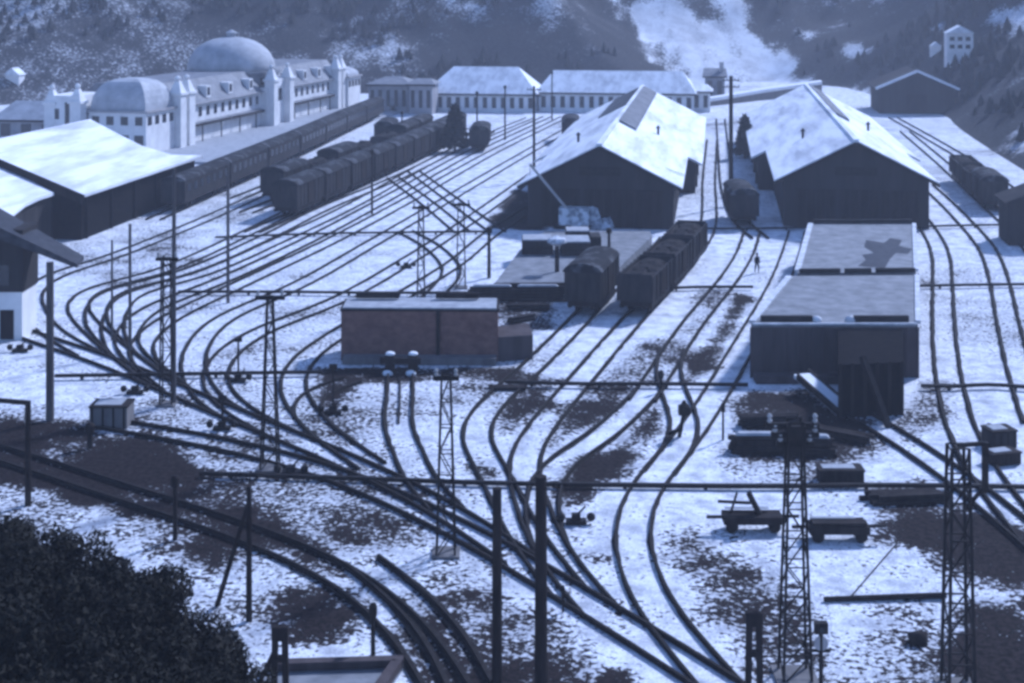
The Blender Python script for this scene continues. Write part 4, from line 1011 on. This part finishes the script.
shaft(661, 392, 372, .10, 'slim post at the point of the switch beside the grey dock', 'post', 'post', 'iron', 'collar')
shaft(723, 440, 405, .07, 'thin rod standing left of the timber stacks by the tall mast', 'post', 'post', 'iron', 'collar')
shaft(563, 612, 588, .05, 'tiny stake in the snow beside the long lead track', 'stake', 'post', 'wood', 'collar')
# pole with stay
x, y = G(249, 621); h = Z((x, y), 486); root = empty('stayed_pole', (x, y, 0), 0, 'thin pole with a slanting stay beside the lower-left embankment track', 'pole')
m = MB(); m.tube((x, y, -.2), (x, y, h), .14, .11); m.build('shaft', 'wood', root)
bx2, by2 = G(217, 606); m = MB(); m.tube((bx2, by2, 0), (x, y, h-.6), .11, .09); m.build('stay', 'wood', root)
# gallows post at the left edge
x, y = G(28, 505); h = Z((x, y), 402); root = empty('gallows_post', (x, y, 0), YAW, 'dark post with an arm reaching left, at the left frame edge', 'post')
m = MB(); m.tube((0, 0, -.2), (0, 0, h), .17, .15); m.build('shaft', 'wood', root, world=False)
m = MB(); m.bar((.1, 0, h-.05), (-3.4, 0, h+.25), .2, .2); m.build('arm', 'wood', root, world=False)
# double posts at the bottom edge
for px, py, top, lab in ((280, 690, 626, 'dark double post at the bottom edge right of the dark trees'), (754, 692, 612, 'dark double post at the bottom edge left of the tall lattice mast')):
    x, y = G(px, py); h = Z((x, y), top); root = empty('double_post', (x, y, 0), YAW, lab, 'post')
    for s in (-1, 1): m = MB(); m.bar((s*.22, 0, -.2), (s*.17, 0, h), .22); m.build('leg', 'wood', root, world=False)
    m = MB(); m.box(-.3, .3, -.14, .14, h-.5, h-.02); m.build('head', 'wood', root, world=False); m = MB(); m.box(-.28, .28, -.12, .12, h*.45, h*.45+.2); m.build('spacer', 'wood', root, world=False)
    if px < 400: m = MB(); m.bar((-.9, 0, 0), (-.1, 0, h*.7), .16); m.build('stay', 'wood', root, world=False)
# dwarf signal
x, y = G(821, 690); h = Z((x, y), 622); root = empty('dwarf_signal', (x, y, 0), YAW, 'small signal with a square head and a disc below, at the bottom right', 'signal')
m = MB(); m.tube((0, 0, -.2), (0, 0, h-.3), .08); m.build('shaft', 'iron', root, world=False)
m = MB(); m.box(-.24, .24, -.14, .14, h-.4, h); m.build('head', 'iron', root, world=False)
m = MB(); m.tube((0, -.14, h-.2), (0, -.22, h-.2), .1, n=12); m.build('lens', 'glass', root, world=False)
m = MB(); m.tube((0, -.06, h-.78), (0, .02, h-.78), .26, n=16); m.build('disc', 'greywall', root, world=False)
m = MB(); m.bar((-.34, 0, h-1.05), (.34, 0, h-1.05), .1); m.build('crossarm', 'iron', root, world=False)
# switch stands
def switch_stand(px, py, label, h=1.0, rod=0.):
    x, y = G(px, py); root = empty('switch_stand', (x, y, 0), YAW, label, 'switch stand', 'switch stands beside the points')
    m = MB(); m.box(-.5, .5, -.25, .25, .02, .22); m.box(-.22, .22, -.18, .18, .22, .5); m.build('base', 'iron', root, world=False)
    m = MB(); m.bar((0, 0, .4), (.45, 0, .85), .08); m.build('lever', 'iron', root, world=False)
    for s in (-1, 1): m = MB(); m.blob((s*.72, 0, .34), (.22, .2, .22), 1, .02); m.build('counterweight', 'iron', root, world=False, smooth=True)
    if rod: m = MB(); m.tube((0, .1, .3), (0, .1, rod), .07); m.build('post', 'iron', root, world=False); m = MB(); m.box(-.25, .25, .05, .15, rod-.3, rod); m.build('target', 'iron', root, world=False)
switch_stand(576, 524, 'two-balled switch stand right of the wooden pole pair')
switch_stand(222, 430, 'switch stand with a thin post on the lead tracks, left of the A-shaped mast', rod=2.0)
switch_stand(238, 382, 'switch stand with a thin post between the curved tracks', rod=2.9)
switch_stand(333, 414, 'switch stand with a tall thin post left of the stub track', rod=3.0)
switch_stand(135, 394, 'low switch stand below the hairpin tracks')
switch_stand(291, 475, 'low switch stand at the foot of the A-shaped mast')
switch_stand(20, 352, 'low switch stand before the pale signal building')
switch_stand(406, 268, 'tiny switch stand among the tracks behind the brick dock')
# big switch lamp by the crossover
x, y = G(681, 437); root = empty('switch_lamp', (x, y, 0), YAW, 'dark switch lamp on a leaning stand beside the crossover', 'switch lamp')
m = MB(); m.bar((-.1, 0, 0), (.15, 0, 1.3), .2); m.build('stand', 'iron', root, world=False)
m = MB(); m.box(-.15, .5, -.25, .25, 1.3, 1.8); m.lathe([(.3, 1.8), (.12, 2.0), (.1, 2.1)], 8, (.18, 0, 0)); m.build('lamp_head', 'iron', root, world=False)
m = MB(); m.bar((.1, 0, .5), (-.9, 0, .15), .16); m.build('lever', 'iron', root, world=False)
# stand-ins for overhead cross wires, laid low across the yard
def stand_in_wire(px, label, zz=.3):
    p = spline([G(*q) for q in px], .8); root = empty('wire_stand_in', (*p[len(p)//2], 0), 0, label, 'cable duct', 'cable ducts crossing the yard')  # category and group hold stand-ins for overhead cross wires
    m = MB(); sweep(m, p, 0, .24, zz-.12, zz+.08); m.build('stand_in_wire', 'iron', root)
    m = MB(); n = len(p)
    for i in range(2, n-1, 5): m.box(p[i][0]-.09, p[i][0]+.09, p[i][1]-.09, p[i][1]+.09, 0, zz-.13)
    m.build('stand_in_supports', 'wood', root)
stand_in_wire([(215,240),(330,236),(492,234)], 'thin dark cable duct behind the lattice mast at the ladder track')  # stand-in for an overhead cross wire
stand_in_wire([(690,231),(750,231),(810,230)], 'thin dark cable duct just in front of the right transfer shed')  # stand-in for an overhead cross wire
stand_in_wire([(917,229),(960,228),(1008,227)], 'thin dark cable duct at the right, nearest the right transfer shed')  # stand-in for an overhead cross wire
stand_in_wire([(178,295),(270,295),(380,296),(470,296)], 'dark cable duct crossing the curves at the head of the A-shaped mast')  # stand-in for an overhead cross wire
stand_in_wire([(655,292),(700,290),(753,290)], 'dark cable duct between the open wagons and the grey dock')  # stand-in for an overhead cross wire
stand_in_wire([(919,289),(970,288),(1045,287)], 'dark cable duct at the right edge, middle of three')  # stand-in for an overhead cross wire
stand_in_wire([(505,386),(580,388),(660,388),(748,389)], 'dark cable duct crossing below the open wagons to the grey dock')  # stand-in for an overhead cross wire
stand_in_wire([(921,390),(960,391),(985,388),(1045,393)], 'dark cable duct at the right edge, lowest of three')  # stand-in for an overhead cross wire
stand_in_wire([(200,477),(350,482),(500,487),(640,489),(760,490),(900,489),(1045,491)], 'longest dark cable duct, crossing behind the two wooden poles', .22)  # stand-in for an overhead cross wire
stand_in_wire([(55,380),(180,378),(322,376)], 'dark cable duct left of the brick dock')  # stand-in for an overhead cross wire
# parapet at the bottom edge
a, b = G(268, 672), G(404, 668); root = empty('parapet', (*a, 0), 0, 'low concrete parapet with snow at the bottom edge', 'parapet')
m = MB(); m.prism([a, b, (b[0]-.3, b[1]-3), (a[0]-.3, a[1]-3)], 0, .12); m.build('slab', 'wetslab', root)
m = MB(); m.bar((*sh(a,0,-.1), .3), (*sh(b,0,-.1), .3), .4, .3); m.build('wall', 'boards', root)
m = MB(); m.bar((*sh(b,-.2,-.3), .3), (b[0]-.5, b[1]-3, .3), .4, .3); m.build('side_wall', 'boards', root)
# retaining stub on the right edge
x, y = G(1022, 246); hall_h = Z((x, y), 200); root = empty('lamp_hut', (x+.9, y, 0), 0, 'dark hut cut by the right frame edge beside the right tracks', 'hut')
m = MB(); m.box(x-1.3, x+4, y, y+5, 0, hall_h-.3); m.build('wall', 'tar', root)
m = MB(); m.extr([(x-1.7, hall_h-.28), (x+4.4, hall_h-.28), (x+1.35, hall_h+1.0)], y-.4, y+5.4); m.build('roof', 'tar', root)

# ================================================================== PERSON
def person(px, py, label):
    x, y = G(px, py); me = bpy.data.meshes.new('person')
    vs = [(0,0,.95),(0,0,1.2),(0,0,1.43),(0,-.01,1.53),(0,-.02,1.66),
          (.1,0,.9),(.12,-.12,.5),(.11,-.03,.06),(.11,-.16,.04),(-.1,0,.9),(-.11,.08,.5),(-.11,.2,.08),(-.11,.08,.04),
          (.2,0,1.38),(.27,.06,1.1),(.26,-.06,.86),(-.2,0,1.38),(-.27,-.06,1.1),(-.26,-.16,.88)]
    es = [(0,1),(1,2),(2,3),(3,4),(0,5),(5,6),(6,7),(7,8),(0,9),(9,10),(10,11),(11,12),(2,13),(13,14),(14,15),(2,16),(16,17),(17,18)]
    rs = [.17,.16,.15,.06,.11,.11,.08,.05,.04,.11,.08,.05,.04,.08,.055,.045,.08,.055,.045]
    me.from_pydata(vs, es, []); o = bpy.data.objects.new('person', me); COL.objects.link(o)
    md = o.modifiers.new('skin', 'SKIN'); lay = me.skin_vertices[0].data if me.skin_vertices else None
    if lay is None:
        bpy.context.view_layer.objects.active = o; lay = o.data.skin_vertices[0].data if o.data.skin_vertices else None
    if lay:
        for i, r_ in enumerate(rs): lay[i].radius = (r_, r_)
        lay[0].use_root = True
    s2 = o.modifiers.new('smooth', 'SUBSURF'); s2.levels = 1; s2.render_levels = 1
    me.materials.append(MT['coat']); o.location = (x, y, 0); o.rotation_euler = (0, 0, .5)
    hd = MB(); hd.lathe([(.02, 1.52), (.085, 1.56), (.1, 1.65), (.09, 1.73), (.02, 1.78)], 10, (0, -.02, 0)); hd.build('face', 'skin', o, world=False, smooth=True)
    c = MB(); c.lathe([(.115, 1.69), (.125, 1.75), (.09, 1.82), (.01, 1.84)], 10, (0, -.01, 0)); c.build('cap', 'coat', o, world=False, smooth=True)
    tag(o, label, 'person'); return o
person(757, 273, 'person in a dark coat walking beside the track left of the grey dock')

# ================================================================== TREES
def crown_mesh(seed, n, r, h, leaf):
    rr = np.random.default_rng(seed); m = MB(); k = 16
    cl = []
    for i in range(k):
        a = rr.uniform(0, 6.28); q = rr.uniform(.15, .85); cl.append((r*q*math.cos(a), r*q*math.sin(a), h*rr.uniform(.12, .9), r*rr.uniform(.28, .5)))
    cl.append((0, 0, h*.9, r*.4)); cl.append((0, 0, h*.5, r*.7))
    for i in range(n):
        c = cl[rr.integers(len(cl))]; d = rr.normal(size=3); d /= np.linalg.norm(d); q = c[3]*rr.uniform(.55, 1.08)
        p = np.array(c[:3])+d*q*np.array([1, 1, .9]); t = rr.normal(size=3); t /= np.linalg.norm(t); b = np.cross(t, d+rr.normal(size=3)*.5); b /= np.linalg.norm(b)+1e-6
        L = leaf*rr.uniform(.6, 1.5); t *= L; b *= L*.5
        m.add([p-t, p+b, p+t*1.1, p-b], [(0, 1, 2, 3)])
    return m
protos = []
def tree_proto(seed, r, h, n, leaf, trunk):
    root = empty('evergreen_tree', (0, 0, 0))
    c = crown_mesh(seed, n, r, h, leaf).build('crown', 'leaf', root, world=False)
    m = MB(); m.tube((0, 0, -trunk), (0, 0, h*.55), .22, .08, 8); rr = random.Random(seed)
    for i in range(6):
        a = rr.random()*6.28; m.tube((0, 0, h*.1+i*h*.07), (r*.6*math.cos(a), r*.6*math.sin(a), h*.25+i*h*.1), .07, .02, 5)
    m.build('trunk', 'bark', root, world=False); return root
for s in range(4): protos.append(tree_proto(s+1, 1.9, 3.2, 13000, .075, 6))
def mound(x, y):
    d = np.hypot((x+33)/15., (y-26)/19.); return 11*np.exp(-(d**2)*1.1)-1.0
TR = [(12,520,47,1.0),(60,535,46,1.0),(105,560,44,1.0),(150,585,43,1.0),(188,612,42,.92),(216,640,41,.8),(236,676,39,.62),
      (20,560,42,1.0),(75,580,41,1.0),(125,610,40,1.0),(170,640,39,.95),(205,672,38,.8),(30,615,38,1.0),(90,640,37,1.0),(145,672,36,1.0),(-15,590,40,1.),(-20,660,36,1.0),(45,675,34,1.0),(105,700,33,1.0),(190,715,34,.9),(225,722,36,.7),(-25,525,46,1.0)]
LT = {6: 'small dark evergreen at the right tip of the lower-left thicket'}
for i, (px, py, D, sc_) in enumerate(TR):
    d = ray(px, py); t = D/math.hypot(d[0], d[1]); x, y, z = d[0]*t, d[1]*t, H+d[2]*t
    pr = protos[i % 4]; o = pr if i < 4 else copy_tree(pr)
    o.location = (x, y, z-3.2*sc_*.93-.45); o.rotation_euler = (0, 0, i*1.7); o.scale = (sc_, sc_, sc_)
    tag(o, LT.get(i, 'dark evergreen tree in the dense thicket filling the lower-left corner'), 'tree', 'evergreens of the lower-left thicket')
mx = np.arange(-75, 5, 1.2); my = np.arange(-15, 62, 1.2)
def bm_(X, Y): return .75+(fbm(X, Y, 6, 3, 5)-.48)*.6
o = grid_mesh('foreground_hill', mx, my, mound, 'yard', bm_); o['kind'] = 'structure'
# pine on the far tracks, scattered bushes at the head of the yard
def pine(px, py, top, w, label, seed):
    x, y = G(px, py); h = Z((x, y), top); root = empty('pine_tree', (x, y, 0), 0, label, 'tree'); rr = np.random.default_rng(seed)
    m = MB(); m.tube((x, y, -.2), (x, y, h*.95), .22, .05, 6); m.build('trunk', 'bark', root); m = MB()
    for i in range(900):
        k = rr.uniform(.12, 1); a = rr.uniform(0, 6.28); r_ = w*(1.05-k)**.7*rr.uniform(.3, 1.1); c = np.array([x+r_*math.cos(a), y+r_*math.sin(a), h*k])
        t = rr.normal(size=3)*.35; b = rr.normal(size=3)*.22; m.add([c-t, c+b, c+t, c-b], [(0, 1, 2, 3)])
    m.build('crown', 'leaf', root)
pine(455, 152, 107, 2.4, 'dark pine standing before the long hall, between the far vans', 5)
pine(745, 158, 118, 1.6, 'dark bush-like tree behind the right transfer shed', 6)
pine(395, 112, 92, 1.8, 'dark small tree before the grey slate-roofed hall', 8)
pine(82, 130, 93, 1.3, 'narrow dark cypress before the station gable block', 9)

# ================================================================== AIR, LIGHT, RENDER
hzb = MB(); hzb.box(-620, 620, -190, 700, -4, 260); hm_ = bpy.data.materials.new('haze_air'); hm_.use_nodes = True; nt = hm_.node_tree
for n in list(nt.nodes): nt.nodes.remove(n)
oo = nt.nodes.new('ShaderNodeOutputMaterial'); pv = nt.nodes.new('ShaderNodeVolumePrincipled')
pv.inputs['Color'].default_value = (.86, .90, 1.0, 1); pv.inputs['Density'].default_value = .0004; pv.inputs['Anisotropy'].default_value = .2
nt.links.new(pv.outputs[0], oo.inputs['Volume']); MT['haze'] = hm_
ho = hzb.build('haze', 'haze'); ho['kind'] = 'stuff'

SUN_EL, SUN_AZ = R(39), R(34)          # azimuth clockwise from +Y
w = bpy.data.worlds.new('World'); sc.world = w; w.use_nodes = True; nt = w.node_tree
bg = nt.nodes['Background']; sk = nt.nodes.new('ShaderNodeTexSky'); sk.sky_type = 'NISHITA'; sk.sun_disc = False
sk.sun_elevation = SUN_EL; sk.sun_rotation = SUN_AZ; sk.altitude = 1200; sk.air_density = 1.0; sk.dust_density = .6; sk.ozone_density = 1.5
nt.links.new(sk.outputs[0], bg.inputs[0]); bg.inputs[1].default_value = .085
sl = bpy.data.lights.new('sun', 'SUN'); so = bpy.data.objects.new('sun', sl); COL.objects.link(so)
sl.energy = 2.6; sl.angle = R(5); sl.color = (1, .97, .93)
dv = Vector((math.sin(SUN_AZ)*math.cos(SUN_EL), math.cos(SUN_AZ)*math.cos(SUN_EL), math.sin(SUN_EL)))
so.rotation_euler = dv.to_track_quat('Z', 'Y').to_euler()
vs_ = sc.view_settings; vs_.view_transform = 'Standard'; vs_.look = 'None'; vs_.gamma = 1; vs_.use_curve_mapping = False; vs_.exposure = .96
try:
    vs_.use_white_balance = True; vs_.white_balance_temperature = 4950; vs_.white_balance_tint = 18
except Exception: pass
sc.render.engine = 'CYCLES'; cy = sc.cycles
cy.max_bounces = 5; cy.diffuse_bounces = 3; cy.glossy_bounces = 2; cy.transmission_bounces = 2; cy.volume_bounces = 1
cy.use_denoising = True; cy.pixel_filter_type = 'BLACKMAN_HARRIS'; cy.filter_width = 3.1
